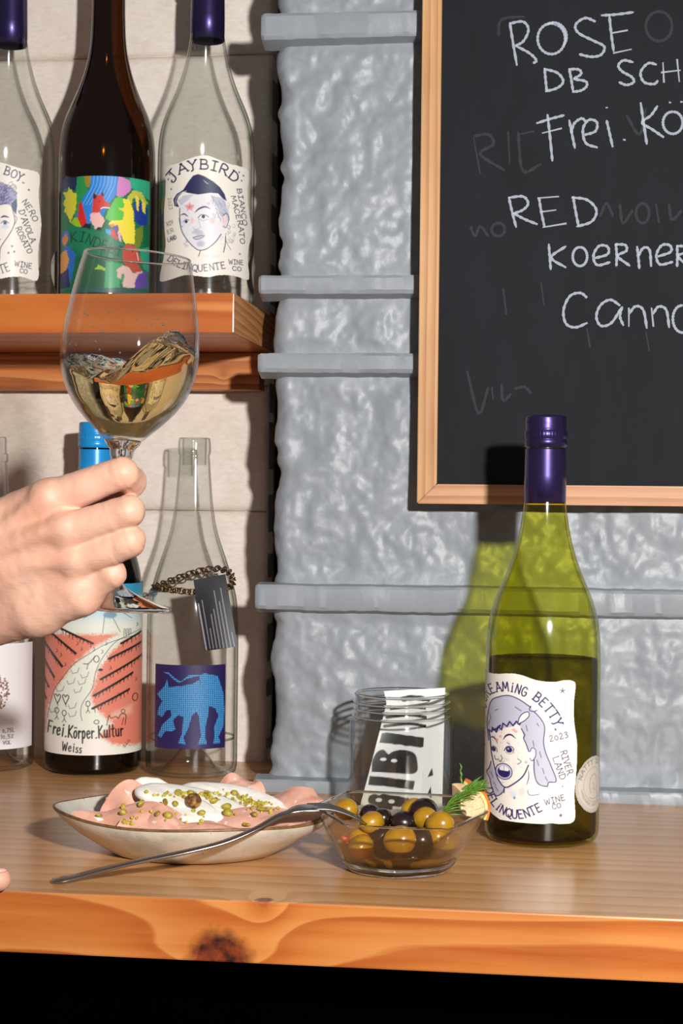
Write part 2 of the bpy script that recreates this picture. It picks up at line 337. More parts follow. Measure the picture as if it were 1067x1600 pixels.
LET = [
 [[(305, 68), (315, 130), (327, 200)], [(303, 72), (345, 66), (362, 90), (347, 125), (322, 140)], [(324, 140), (365, 162), (386, 184), (376, 193)]],
 [circ(432, 118, 42, 47, -80, 300), circ(438, 112, 40, 43, -120, 40, 6)],
 [[(567, 66), (535, 55), (506, 75), (514, 100), (560, 124), (593, 142), (583, 167), (552, 173), (516, 165)]],
 [[(608, 42), (614, 100), (622, 158)], [(583, 47), (630, 44), (683, 37)], [(615, 101), (665, 92)], [(620, 162), (677, 150)]],
 [[(411, 207), (414, 240), (418, 280)], [(409, 210), (450, 222), (468, 248), (450, 268), (413, 279)]],
 [[(486, 208), (492, 240), (498, 278)], [(484, 211), (515, 212), (522, 226), (498, 241)], [(499, 241), (536, 248), (539, 263), (522, 276), (495, 280)]],
 [[(682, 190), (652, 184), (636, 200), (648, 218), (676, 234), (683, 250), (661, 259), (637, 250)]],
 [[(753, 197), (727, 193), (704, 220), (714, 250), (745, 256), (757, 245)]],
 [[(772, 190), (775, 252)], [(815, 180), (822, 250)], [(766, 221), (826, 214)]],
 [[(420, 348), (428, 420), (435, 492)], [(386, 376), (430, 362), (472, 351)], [(403, 406), (464, 391)]],
 [[(486, 365), (495, 410), (504, 453)], [(492, 405), (502, 376), (524, 361), (536, 370)]],
 [[(530, 412), (566, 400), (570, 372), (545, 366), (528, 395), (537, 436), (573, 450)]],
 [[(600, 366), (609, 405), (619, 449)], [(597, 328), (604, 328)]],
 [[(650, 425), (658, 427)]],
 [[(704, 312), (713, 375), (723, 441)], [(756, 322), (735, 352), (708, 373), (740, 395), (775, 419)]],
 [circ(802, 374, 30, 34, -90, 270), [(790, 312), (797, 313)], [(825, 310), (832, 311)]],
 [[(302, 600), (312, 645), (325, 694)], [(300, 603), (345, 599), (361, 620), (345, 640), (313, 652)], [(317, 650), (350, 668), (390, 684)]],
 [[(394, 602), (401, 645), (411, 692)], [(389, 604), (455, 599)], [(400, 646), (447, 640)], [(405, 693), (478, 681)]],
 [[(498, 598), (505, 640), (515, 691)], [(493, 602), (540, 609), (569, 640), (555, 675), (508, 691)]],
 [[(424, 743), (427, 783), (430, 823)], [(477, 750), (432, 785), (477, 816)]],
 [circ(519, 782, 22, 29, -90, 270)],
 [[(560, 788), (603, 775), (603, 752), (577, 750), (560, 780), (572, 808), (612, 799)]],
 [[(628, 742), (631, 775), (630, 812)], [(626, 745), (657, 747), (660, 765), (634, 781), (672, 811)]],
 [[(693, 750), (697, 785), (700, 820)], [(697, 780), (712, 756), (731, 762), (736, 813)]],
 [[(753, 783), (795, 768), (793, 748), (768, 748), (752, 778), (763, 806), (803, 798)]],
 [[(815, 748), (816, 780), (815, 814)], [(813, 750), (840, 752), (845, 768), (818, 781), (850, 812)]],
 [[(541, 908), (520, 893), (488, 903), (469, 945), (476, 986), (505, 998), (542, 984)]],
 [[(642, 932), (612, 914), (582, 930), (569, 965), (583, 993), (615, 984), (644, 940)], [(648, 934), (641, 965), (652, 993)]],
 [[(668, 938), (668, 996)], [(668, 958), (688, 934), (712, 945), (723, 1002)]],
 [[(737, 938), (743, 996)], [(741, 958), (758, 935), (782, 945), (791, 1000)]],
 [circ(832, 972, 30, 42, -90, 270)],
]
for i, s in enumerate(LET): ribbons(s, BP-.00035, .0020, 'chalk_letter', M_chalk, cb)
GH = [[[(195, 420), (215, 530)], [(195, 415), (240, 410), (255, 440), (215, 470), (290, 520)]], [[(300, 400), (305, 500)], [(330, 400), (345, 520), (400, 500)], [(330, 410), (380, 400)]],
      [[(270, 110), (280, 60), (350, 50)]], [circ(760, 80, 40, 45)], [[(660, 350), (700, 410), (720, 330)]], [[(185, 690), (200, 720), (215, 690), (240, 720)], circ(270, 700, 20, 20)],
      [[(580, 660), (600, 620), (620, 660)], [(640, 620), (650, 680), (680, 640)], circ(710, 650, 20, 30), [(750, 620), (760, 680)], [(790, 620), (800, 670), (830, 640)]],
      [[(175, 1130), (210, 1260), (240, 1180)], [(250, 1180), (255, 1220)], [(280, 1170), (285, 1220), (310, 1200)], [(320, 1185), (350, 1180), (370, 1200)]],
      [[(285, 880), (295, 960)], [(400, 860), (410, 930)]], [[(540, 1000), (550, 1060)], [(720, 1010), (730, 1070)]]]
for s in GH: tag(ribbons(s, BP-.0002, .0022, 'erased_writing', M_ghost, cb), kind='stuff')
# ---------------------------------------------------------------- flat print painter (colours stored on the label's own vertices)
def sd_poly(P, X, Y):
    P = np.asarray(P, float); n = len(P); ins = np.zeros(X.shape, bool); d = np.full(X.shape, 1e9)
    for i in range(n):
        x1, y1 = P[i]; x2, y2 = P[(i+1) % n]; dx, dy = x2-x1, y2-y1
        t = np.clip(((X-x1)*dx+(Y-y1)*dy)/(dx*dx+dy*dy+1e-9), 0, 1); d = np.minimum(d, (X-x1-t*dx)**2+(Y-y1-t*dy)**2)
        if y1 != y2: ins ^= ((y1 > Y) != (y2 > Y)) & (X < (x2-x1)*(Y-y1)/(y2-y1)+x1)
    d = np.sqrt(d); return np.where(ins, -d, d)
GL = {  # stroke alphabet: lists of polylines in a 0..1 box, y up
 'A': [[(0, 0), (.42, 1)], [(.42, 1), (.85, 0)], [(.16, .36), (.7, .36)]], 'B': [[(.08, 0), (.08, 1)], [(.08, 1), (.5, .98), (.62, .78), (.5, .56), (.08, .52)], [(.08, .52), (.6, .5), (.75, .27), (.6, .03), (.08, 0)]],
 'C': [[(.75, .82), (.55, 1), (.22, .95), (.05, .6), (.08, .25), (.3, 0), (.6, .02), (.76, .18)]], 'D': [[(.08, 0), (.08, 1)], [(.08, 1), (.5, .95), (.75, .6), (.72, .3), (.5, .03), (.08, 0)]],
 'E': [[(.62, 1), (.08, 1), (.08, 0), (.65, 0)], [(.08, .53), (.52, .53)]], 'F': [[(.65, 1), (.08, 1), (.08, 0)], [(.08, .53), (.52, .53)]],
 'G': [[(.72, .85), (.5, 1), (.2, .93), (.05, .6), (.08, .25), (.3, 0), (.6, .03), (.74, .2), (.74, .45), (.45, .45)]], 'H': [[(.08, 0), (.08, 1)], [(.7, 0), (.7, 1)], [(.08, .5), (.7, .5)]],
 'I': [[(.3, 0), (.3, 1)], [(.12, 1), (.48, 1)], [(.12, 0), (.48, 0)]], 'i': [[(.25, 0), (.25, .68)], [(.24, .9), (.26, .96)]], 'J': [[(.2, 1), (.8, 1)], [(.55, 1), (.55, .1), (.42, -.18), (.15, -.22), (.02, -.05), (.12, .1)]],
 'K': [[(.08, 0), (.08, 1)], [(.7, 1), (.1, .48), (.75, 0)]], 'L': [[(.08, 1), (.08, 0), (.62, 0)]], 'M': [[(.03, 0), (.12, 1), (.45, .3), (.8, 1), (.9, 0)]], 'N': [[(.08, 0), (.08, 1), (.7, 0), (.7, 1)]],
 'O': [[(.4, 1), (.1, .8), (.04, .45), (.15, .1), (.42, 0), (.7, .12), (.8, .5), (.68, .86), (.4, 1)]], 'P': [[(.08, 0), (.08, 1), (.5, 1), (.68, .78), (.55, .5), (.08, .47)]],
 'Q': [[(.4, 1), (.1, .8), (.04, .45), (.15, .1), (.42, 0), (.7, .12), (.8, .5), (.68, .86), (.4, 1)], [(.4, .25), (.65, -.1), (.9, -.12)]], 'R': [[(.08, 0), (.08, 1), (.5, 1), (.66, .78), (.52, .53), (.08, .5)], [(.35, .5), (.75, 0)]],
 'S': [[(.62, .85), (.42, 1), (.15, .92), (.1, .7), (.35, .52), (.6, .36), (.62, .12), (.38, 0), (.12, .05), (.04, .2)]], 'T': [[(.35, 0), (.35, 1)], [(0, 1), (.72, 1)]],
 'U': [[(.08, 1), (.08, .3), (.22, .03), (.5, 0), (.68, .2), (.7, 1)]], 'V': [[(.02, 1), (.38, 0), (.75, 1)]], 'W': [[(0, 1), (.22, 0), (.48, .75), (.72, 0), (.95, 1)]], 'X': [[(.05, 0), (.7, 1)], [(.05, 1), (.72, 0)]],
 'Y': [[(0, 1), (.36, .5), (.72, 1)], [(.36, .5), (.36, 0), (.2, -.12)]], 'Z': [[(.05, 1), (.7, 1), (.05, 0), (.7, 0)]],
 '0': [[(.35, .8), (.1, .6), (.08, .25), (.3, 0), (.6, .15), (.62, .55), (.35, .8)]], '1': [[(.15, .8), (.3, 1), (.3, 0)]], '2': [[(.08, .8), (.3, 1), (.55, .85), (.5, .55), (.05, 0), (.65, .02)]],
 '3': [[(.08, .9), (.4, 1), (.58, .8), (.3, .55), (.6, .35), (.5, .05), (.08, 0)]], '5': [[(.6, 1), (.15, 1), (.1, .55), (.45, .6), (.62, .3), (.4, 0), (.08, .05)]], '7': [[(.05, 1), (.65, 1), (.25, 0)]],
 '%': [[(.1, 0), (.65, 1)], [(.12, .85), (.2, .8)], [(.55, .15), (.62, .1)]], '.': [[(.15, 0), (.2, .03)]], ',': [[(.2, .05), (.1, -.2)]], "'": [[(.15, 1), (.12, .75)]], ' ': [],
 'r': [[(.08, .6), (.1, 0)], [(.1, .4), (.3, .6), (.45, .55)]], 'e': [[(.08, .32), (.5, .4), (.4, .62), (.15, .55), (.06, .25), (.25, 0), (.55, .12)]], 'o': [[(.3, .6), (.08, .42), (.12, .08), (.35, 0), (.52, .25), (.45, .55), (.3, .6)]],
 'ö': [[(.3, .6), (.08, .42), (.12, .08), (.35, 0), (.52, .25), (.45, .55), (.3, .6)], [(.15, .85), (.19, .86)], [(.42, .85), (.46, .86)]], 'p': [[(.1, .6), (.08, -.4)], [(.1, .45), (.35, .62), (.52, .35), (.35, .02), (.1, .1)]],
 'u': [[(.08, .6), (.1, .1), (.35, .02), (.5, .2), (.52, .6)], [(.52, .3), (.56, 0)]], 'l': [[(.15, 1), (.12, 0)]], 't': [[(.2, 1), (.18, .1), (.35, 0)], [(0, .65), (.42, .68)]], 's': [[(.4, .58), (.15, .55), (.12, .38), (.4, .25), (.35, .02), (.05, .04)]],
}
WD = {'I': .6, 'i': .5, 'M': 1., 'W': 1.05, '.': .4, ',': .4, "'": .35, ' ': .55, 'l': .35, 'r': .5, 't': .5, 's': .55, 'e': .65, 'o': .65, 'ö': .65, 'p': .65, 'u': .68, '1': .5}
class Paint:
    def __init__(s, X, Y, base): s.X, s.Y = X, Y; s.C = np.tile(lin(base), (X.size, 1)).reshape(*X.shape, 3); s.soft = .9
    def _blend(s, sl, a, c): s.C[sl] = s.C[sl]*(1-a[..., None])+lin(c)*a[..., None]
    def _sub(s, x0, x1, y0, y1): return (s.X >= x0) & (s.X <= x1) & (s.Y >= y0) & (s.Y <= y1)
    def poly(s, pts, c, a=1., smooth=False, soft=None, jit=0):
        P = crom(list(pts)+[pts[0]], 5) if smooth else np.asarray(pts, float); so = soft or s.soft
        m = s._sub(P[:, 0].min()-so-jit, P[:, 0].max()+so+jit, P[:, 1].min()-so-jit, P[:, 1].max()+so+jit)
        if not m.any(): return
        X, Y = s.X[m], s.Y[m]
        if jit: X = X+jit*noise(X*.12, Y*.12, 1, 3); Y = Y+jit*noise(X*.12, Y*.12, 7, 4)
        d = sd_poly(P, X, Y); al = np.clip(.5-d/(2*so), 0, 1)*a; s.C[m] = s.C[m]*(1-al[:, None])+lin(c)*al[:, None]
    def line(s, pts, w, c, a=1., smooth=True, taper=False, soft=None):
        P = crom(pts, 5) if smooth and len(pts) > 2 else np.asarray(pts, float); so = soft or s.soft; pad = w+so
        m = s._sub(P[:, 0].min()-pad, P[:, 0].max()+pad, P[:, 1].min()-pad, P[:, 1].max()+pad)
        if not m.any(): return
        X, Y = s.X[m], s.Y[m]; d = np.full(X.shape, 1e9); n = len(P)-1
        for i in range(n):
            (x1, y1), (x2, y2) = P[i], P[i+1]; dx, dy = x2-x1, y2-y1; t = np.clip(((X-x1)*dx+(Y-y1)*dy)/(dx*dx+dy*dy+1e-9), 0, 1)
            ww = w*(1-.75*abs(2*((i+t)/n)-1)**2) if taper else w
            d = np.minimum(d, np.hypot(X-x1-t*dx, Y-y1-t*dy)-ww/2)
        al = np.clip(.5-d/(2*so), 0, 1)*a; s.C[m] = s.C[m]*(1-al[:, None])+lin(c)*al[:, None]
    def ell(s, cx, cy, rx, ry, c, a=1., soft=None): s.poly([(cx+rx*math.cos(t), cy+ry*math.sin(t)) for t in np.linspace(0, 2*math.pi, 18)[:-1]], c, a, soft=soft)
    def text(s, txt, path, h, c, w=5, a=1., serif=False):
        P = crom(path, 8) if len(path) > 2 else np.asarray(path, float); L = np.r_[0, np.cumsum(np.hypot(*np.diff(P, axis=0).T))]
        ws = [WD.get(ch, .8)+.13 for ch in txt]; tot = sum(ws); pos = 0
        for ch, cw in zip(txt, ws):
            q = (pos+cw/2)/tot*L[-1]; x, y = np.interp(q, L, P[:, 0]), np.interp(q, L, P[:, 1]); e = L[-1]*.03
            tx, ty = np.interp(q+e, L, P[:, 0])-np.interp(q-e, L, P[:, 0]), np.interp(q+e, L, P[:, 1])-np.interp(q-e, L, P[:, 1]); n = math.hypot(tx, ty)+1e-9; tx, ty = tx/n, ty/n
            sx = L[-1]*cw/tot*.86/max(.35, cw-.1)
            for st in GL.get(ch, []):
                pts = [(x+tx*(u-(cw-.13)/2)*sx+ty*v*h, y+ty*(u-(cw-.13)/2)*sx-tx*v*h) for u, v in st]
                s.line(pts, w, c, a, smooth=len(pts) > 4)
                if serif:
                    for (px_, py_), (u, v) in ((pts[0], st[0]), (pts[-1], st[-1])):
                        if v in (0, 1) and len(st) <= 3: s.line([(px_-tx*h*.11, py_-ty*h*.11), (px_+tx*h*.11, py_+ty*h*.11)], w*.7, c, a, smooth=False)
            pos += cw
def label_mesh(name, R, zb, azm, zr, crop, paint, outline, mat, parent, n=(240, 300), label=None, thick=.00025):
    """label wrapped on a cylinder of radius R; crop = (xc, yc, Rpx, lean): how the artwork's own units lie on the unrolled paper"""
    xc, yb, k, lean = crop; a0 = math.atan2(-parent.location[0], parent.location[1]); az = np.linspace(azm[0]+a0, azm[1]+a0, n[0]); z = np.linspace(zr[0], zr[1], n[1]); A, Zc = np.meshgrid(az, z, indexing='ij')
    X = xc+k*(R/abs(R))*abs(R)*np.sin(A-a0)+lean*(Zc-zb)*k; Y = yb-(Zc-zb)*k+k*R*.18*(np.cos(A)-1)*-.0
    p = Paint(X, Y, (240, 234, 224)); p.soft = max(.6, k*(zr[1]-zr[0])/n[1]*.6); paint(p)
    V = np.stack([(R+thick)*np.sin(A), -(R+thick)*np.cos(A), Zc], -1).reshape(-1, 3); F = np.array(gridf(*n))
    if outline is not None:
        cx, cy = X.reshape(-1)[F].mean(1), Y.reshape(-1)[F].mean(1); F = F[sd_poly(outline, cx, cy) < 0]
    used = np.unique(F); mp = -np.ones(len(V), int); mp[used] = np.arange(len(used))
    o = mesh(name, V[used], mp[F], mat, parent, True, p.C.reshape(-1, 3)[used])
    if label: o['label'] = label
    return o
M_print = printed('label_print', .5, .15)
M_sticker = printed('sticker_print', .4, .3)
# ---------------------------------------------------------------- bottles
G_clear = thin_glass('clear_glass', (.965, .97, .96), (.16, .19, .17), pos=.5, rough=.1)
G_inner = thin_glass('clear_glass_inside', (.97, .975, .97), (.34, .38, .34), pos=.55, rough=.07, refl=.6)
G_greeni = thin_glass('green_glass_inside', (.93, .94, .66), (.40, .44, .05), pos=.6, rough=.07, refl=.4)
G_green = thin_glass('olive_green_glass', (.90, .89, .40), (.28, .30, .03), pos=.5, rough=.1)
G_brown = thin_glass('brown_glass', (.22, .11, .02), (.02, .008, .0), pos=.3, rough=.1)
G_black = thin_glass('black_green_glass', (.045, .055, .02), (.0, .0, .0), pos=.3, rough=.1)
M_wineliq = thin_glass('white_wine_in_bottle', (.52, .46, .22), (.12, .10, .02), spec=.0, refl=.0, pos=.4)  # lens shade of the filled bottle is put into the dark tint
M_caps = plain('purple_capsule', (54, 44, 92), .32, .06, 60, metal=.75, coat=.3)
M_blue = plain('sky_blue_capsule', (28, 150, 226), .3, .05, 60, coat=.4, metal=.1)
PB = [(0, .010), (.012, .0085), (.024, .003), (.030, .0005), (.0355, .0), (.0392, .0022), (.0407, .006), (.0410, .012), (.0410, .125), (.0409, .138), (.0403, .148), (.0386, .160), (.0355, .1705), (.0314, .1805), (.0268, .191), (.0232, .2010), (.0202, .211), (.0180, .2205), (.0161, .231), (.0148, .241), (.0142, .252), (.0138, .290)]
def smoothprof(P, n=4):
    P = np.array(P, float); L = np.r_[0, np.cumsum(np.hypot(*np.diff(P, axis=0).T))]; q = np.arange(0, L[-1], .0009); A = np.stack([np.interp(q, L, P[:, 0]), np.interp(q, L, P[:, 1])], 1)
    fine = np.clip((A[:, 1]-.02)/.01, 0, 1)*np.clip((.262-A[:, 1])/.006, 0, 1)
    for _ in range(60): B = A.copy(); B[1:-1] = .25*A[:-2]+.5*A[1:-1]+.25*A[2:]; A = A+(B-A)*fine[:, None]
    return [tuple(a) for a in A]
def capsule(parent, mat, z0, z1, r):
    p = [(r*.96, z0), (r, z0+.0004), (r*1.005, z0+.02), (r*.985, z1-.0245), (r*.985, z1-.0242), (r*.93, z1-.0238), (r*.93, z1-.0228), (r*1.02, z1-.0222), (r*1.03, z1-.018), (r*1.0, z1-.0172), (r*1.0, z1-.0168), (r*1.03, z1-.0160), (r*1.035, z1-.0118), (r*1.0, z1-.0108), (r*.99, z1-.0098),
         (r*1.015, z1-.0090), (r*.985, z1-.0078), (r*1.015, z1-.0066), (r*.985, z1-.0055), (r*1.01, z1-.0044), (r*.98, z1-.0034), (r*1.0, z1-.0024), (r*.98, z1-.0008), (r*.93, z1), (0, z1)]
    v, f = lathe(p, 144, lambda a, z: 1+(.013*(math.sin(a*40) > 0) if z1-.0162 < z < z1-.0115 else 0)+.003*math.sin(a*3+z*900)*(z > z1-.024))
    c = mesh('screw_cap', v, f, mat, parent); c['label'] = 'metallic screw cap with grooves and a knurled band'; return c
def shell(parent, prof, mat, name='glass_body'):
    P = smoothprof(prof); o = mesh(name, *lathe(P, 96), mat, parent)
    if mat is G_clear or mat is G_green: mesh('inner_wall', *lathe([(r-.0024*min(1, max(.4, (.3-h)/.1)), h+(.003 if h < .03 else 0)) for r, h in P if r > .004], 96), G_inner if mat is G_clear else G_greeni, parent)
    return o
def bottle(name, x, y, z, prof, mat, label, cat='bottle', s=1.):
    b = tag(empty(name, (x, y, z)), label, cat); shell(b, [(r*s, h) for r, h in prof], mat); return b
lean = -.0105
# --- front bottle
fb = bottle('wine_bottle', -.0172, 1.248, 0, PB, G_green, 'half full olive green wine bottle standing on the counter below the blackboard')
capsule(fb, M_caps, .2405, .3035, .0149)
wl = [(0, .0118)]+[(r-.0022, max(zz, .004)) for r, zz in PB[1:9]]+[(.0386, .1295), (0, .1295)]
mesh('wine', *lathe(wl, 96), M_wineliq, fb)
NV = (38, 30, 100)
def side(p, tx0, top=0):
    pass
def paint_front(p):
    w = (240, 235, 226); L = (186, 186, 206)
    p.poly([(60, 40), (118, 40), (112, 500), (104, 900), (118, 1200), (60, 1200)], (226, 170, 130), .9, soft=6)
    p.text('VERMENTINO', [(97, 840), (103, 640), (112, 420)], -9, (170, 90, 60), 4, .8)
    for q in range(90):
        x, y = rnd.uniform(170, 450), rnd.uniform(440, 1000); p.ell(x, y, rnd.uniform(4, 14), rnd.uniform(3, 12), rnd.choice([(240, 190, 190), (190, 215, 240), (205, 205, 245), (250, 215, 205)]), .55, soft=5)
    # pale face under the drawing, hair mass
    p.poly([(140, 600), (128, 480), (136, 390), (160, 300), (210, 262), (290, 240), (370, 262), (440, 305), (480, 340), (530, 400), (556, 460), (548, 560), (562, 640), (602, 740), (640, 850), (585, 862), (572, 892), (505, 870), (480, 790), (475, 700), (440, 640), (418, 580), (402, 540), (385, 470), (360, 440), (310, 470), (260, 482), (200, 530), (165, 505), (150, 560)], L, .95)
    p.poly([(160, 750), (146, 800), (124, 842), (150, 882), (165, 945), (200, 998), (250, 960), (262, 925), (212, 870), (182, 810)], L, .95)
    for s in ([(140, 600), (128, 480), (136, 390), (160, 300), (210, 262), (290, 240), (370, 262), (455, 315)], [(480, 345), (530, 400), (556, 460), (548, 560), (562, 640), (602, 740), (640, 850), (585, 862), (572, 892), (505, 870), (480, 790), (478, 700)],
              [(440, 640), (418, 580), (402, 545), (410, 520), (385, 475)], [(160, 750), (146, 800), (124, 842), (150, 882), (165, 945), (200, 998), (250, 960), (262, 925)]): p.line(s, 8, NV)
    zz = [(150, 560), (140, 520), (165, 530), (170, 495), (200, 525), (215, 480), (240, 500), (250, 450), (280, 470), (300, 432), (325, 460), (350, 425), (372, 448), (395, 410), (420, 395)]
    p.line(zz, 11, NV, smooth=False); p.line([(170, 515), (200, 500), (230, 470)], 14, NV)
    p.line([(150, 560), (158, 640), (165, 700), (190, 800), (215, 872), (265, 922), (330, 888), (400, 822), (438, 742)], 10, NV, taper=False)
    p.line([(438, 770), (440, 830), (425, 890)], 7, NV, taper=True); p.line([(262, 922), (260, 965)], 7, NV); p.line([(432, 925), (440, 955), (470, 960), (515, 950)], 5, NV)
    p.poly([(360, 445), (372, 395), (400, 362), (436, 350), (442, 378), (410, 415), (375, 440)], w); p.line([(360, 445), (372, 395), (400, 362), (436, 350), (442, 378), (410, 415), (360, 445)], 7, NV)
    p.line([(455, 305), (445, 335), (475, 345), (500, 335)], 7, NV); p.line([(252, 570), (275, 538), (310, 528), (345, 552)], 14, NV, taper=True); p.line([(148, 580), (172, 565), (195, 580), (210, 610)], 11, NV, taper=True)
    p.ell(296, 640, 24, 22, NV); p.line([(260, 650), (280, 620), (310, 615), (330, 630), (325, 650)], 7, NV); p.line([(268, 660), (300, 672), (330, 655)], 4, NV, .8); p.ell(180, 655, 17, 18, NV); p.line([(160, 650), (180, 632), (204, 648), (205, 670)], 6, NV); p.ell(290, 634, 5, 5, w)
    p.line([(185, 700), (195, 728), (215, 722), (232, 735), (245, 712), (235, 690)], 6, NV); p.line([(205, 735), (240, 740), (262, 728)], 4, NV, .7)
    p.ell(257, 806, 62, 58, (205, 200, 225)); p.line(circ(257, 806, 62, 58), 7, NV); p.ell(257, 810, 48, 42, NV); p.poly([(222, 785), (240, 768), (276, 768), (296, 785), (290, 800), (228, 800)], (242, 240, 238)); p.line([(258, 770), (258, 798)], 4, NV, .7)
    p.poly([(450, 640), (466, 612), (488, 625), (490, 670), (465, 708), (448, 690)], (235, 225, 235)); p.line([(450, 640), (466, 612), (488, 625), (490, 670), (465, 708), (448, 690)], 6, NV)
    for s in ([(190, 365), (215, 350)], [(340, 320), (385, 345)], [(420, 450), (430, 490)], [(500, 430), (512, 450)], [(470, 560), (478, 600)], [(520, 640), (530, 680)], [(540, 760), (552, 800)], [(560, 820), (575, 850)], [(500, 700), (512, 740)], [(150, 400), (158, 440)], [(148, 450), (140, 480)], [(300, 600), (280, 590)], [(360, 700), (385, 720), (360, 740)], [(160, 830), (175, 870)], [(190, 930), (215, 960)], [(180, 900), (196, 920)]): p.line(s, 6, NV, .85)
    for x, y in ((330, 490), (345, 500), (205, 580), (230, 550), (420, 720)): p.ell(x, y, 12, 10, (238, 150, 140), .8, soft=4)
    p.ell(335, 990, 10, 12, (70, 120, 190), .8); p.ell(390, 940, 22, 30, (240, 205, 210), .7, soft=8); p.ell(330, 960, 26, 22, (190, 215, 240), .6, soft=8)
    p.text('SCREAMiNG', [(118, 375), (124, 300), (165, 245), (235, 215), (320, 210), (420, 240)], 66, NV, 10, serif=True)
    p.text('BETTY.', [(462, 250), (535, 310), (600, 395), (640, 490)], 68, NV, 11, serif=True)
    p.text('2023', [(592, 562), (735, 530)], 42, NV, 6); p.text('.......', [(600, 605), (735, 590)], 8, NV, 3)
    p.text('RIVER', [(668, 635), (722, 815)], 44, NV, 6, serif=True); p.text('LAND', [(612, 678), (672, 850)], 44, NV, 6, serif=True); p.ell(685, 893, 5, 5, NV)
    p.text('DELiNQUENTE', [(108, 965), (150, 1050), (215, 1108), (310, 1140), (420, 1128), (548, 1065)], 62, NV, 10, serif=True)
    p.text('WINE', [(558, 1030), (712, 990)], 42, NV, 6, serif=True); p.text('CO', [(612, 1060), (678, 1045)], 34, NV, 6)
    for x, y, r in ((685, 190, 18), (672, 1105, 12)):
        for q in range(5): a = q*2.513/2*1.0; p.line([(x, y), (x+r*math.sin(q*1.2566), y-r*math.cos(q*1.2566))], 6, NV, taper=False)
kf_ = 2177*4.85
OUT_F = crom([(60, 60), (105, 90), (200, 90), (290, 77), (380, 80), (500, 115), (620, 125), (700, 112), (755, 118), (780, 150), (768, 280), (770, 420), (792, 600), (785, 800), (772, 950), (778, 1100), (765, 1155), (700, 1172), (600, 1162), (500, 1178), (390, 1192), (280, 1185), (190, 1150), (110, 1105), (60, 1090), (20, 800), (20, 300), (60, 60)], 5)
fk = .0410; y_base = (1310-1030)*4.85
label_mesh('label', fk, 0, (math.radians(-100), math.radians(42)), (.018, .127), ((850-740)*4.85-4, y_base, kf_, .0105), paint_front, OUT_F, M_print, fb, (330, 400), 'wavy edged white paper label with a shouting face and hand drawn lettering')
def paint_seal(p):
    g = (120, 115, 108); p.poly(circ(880, 905, 400, 400), (205, 198, 188)); 
    for r in (.96, .93, .62): p.line([(p.cx+p.rx*r*math.cos(a), p.cy+p.ry*r*math.sin(a)) for a in np.linspace(0, 6.2832, 40)], 4, g, .8)
seal_c = math.radians(62); seal_r = .0203; seal_z = (y_base-902)/kf_
def disc_sticker(R, parent, azc, zc, rad, txt, label):
    n = 90; u = np.linspace(-1, 1, n); A, B = np.meshgrid(u, u, indexing='ij'); p = Paint(A*100, -B*100, (204, 198, 188)); p.soft = 1.4; g = (118, 112, 106)
    for r, w in ((95, 2), (88, 1.6), (60, 1.6)): p.line(circ(0, 0, r, r, n=40), w, g, .8)
    p.text(txt, [(74*math.cos(a), 74*math.sin(a)) for a in np.linspace(math.radians(-165), math.radians(-15), 9)], -0+15, g, 3)
    p.text('HANDMADE NATURAL WINE', [(75*math.cos(a), 75*math.sin(a)) for a in np.linspace(math.radians(170), math.radians(15), 9)], 8, g, 1.6, .7)
    p.line([(-20, 30), (-28, 0), (-18, -28), (8, -34), (26, -12), (20, 12), (28, 40)], 3, g, .7); p.line([(-10, -8), (0, 4), (-6, 14), (10, 18)], 3, g, .6); p.line([(-30, 44), (0, 50), (30, 42)], 3, g, .6)
    az = azc+math.atan2(-parent.location[0], parent.location[1])+A*rad/R; z = zc+B*rad; V = np.stack([(R+.0003)*np.sin(az), -(R+.0003)*np.cos(az), z], -1).reshape(-1, 3); F = np.array(gridf(n, n)); c = np.hypot(A, B).reshape(-1)[F].mean(1); F = F[c < .985]
    used = np.unique(F); mp = -np.ones(len(V), int); mp[used] = np.arange(len(used)); o = mesh('seal_sticker', V[used], mp[F], M_sticker, parent, True, p.C.reshape(-1, 3)[used]); o['label'] = label
disc_sticker(fk, fb, seal_c, seal_z, seal_r, 'NATTY DRINK', 'round silvery seal sticker')
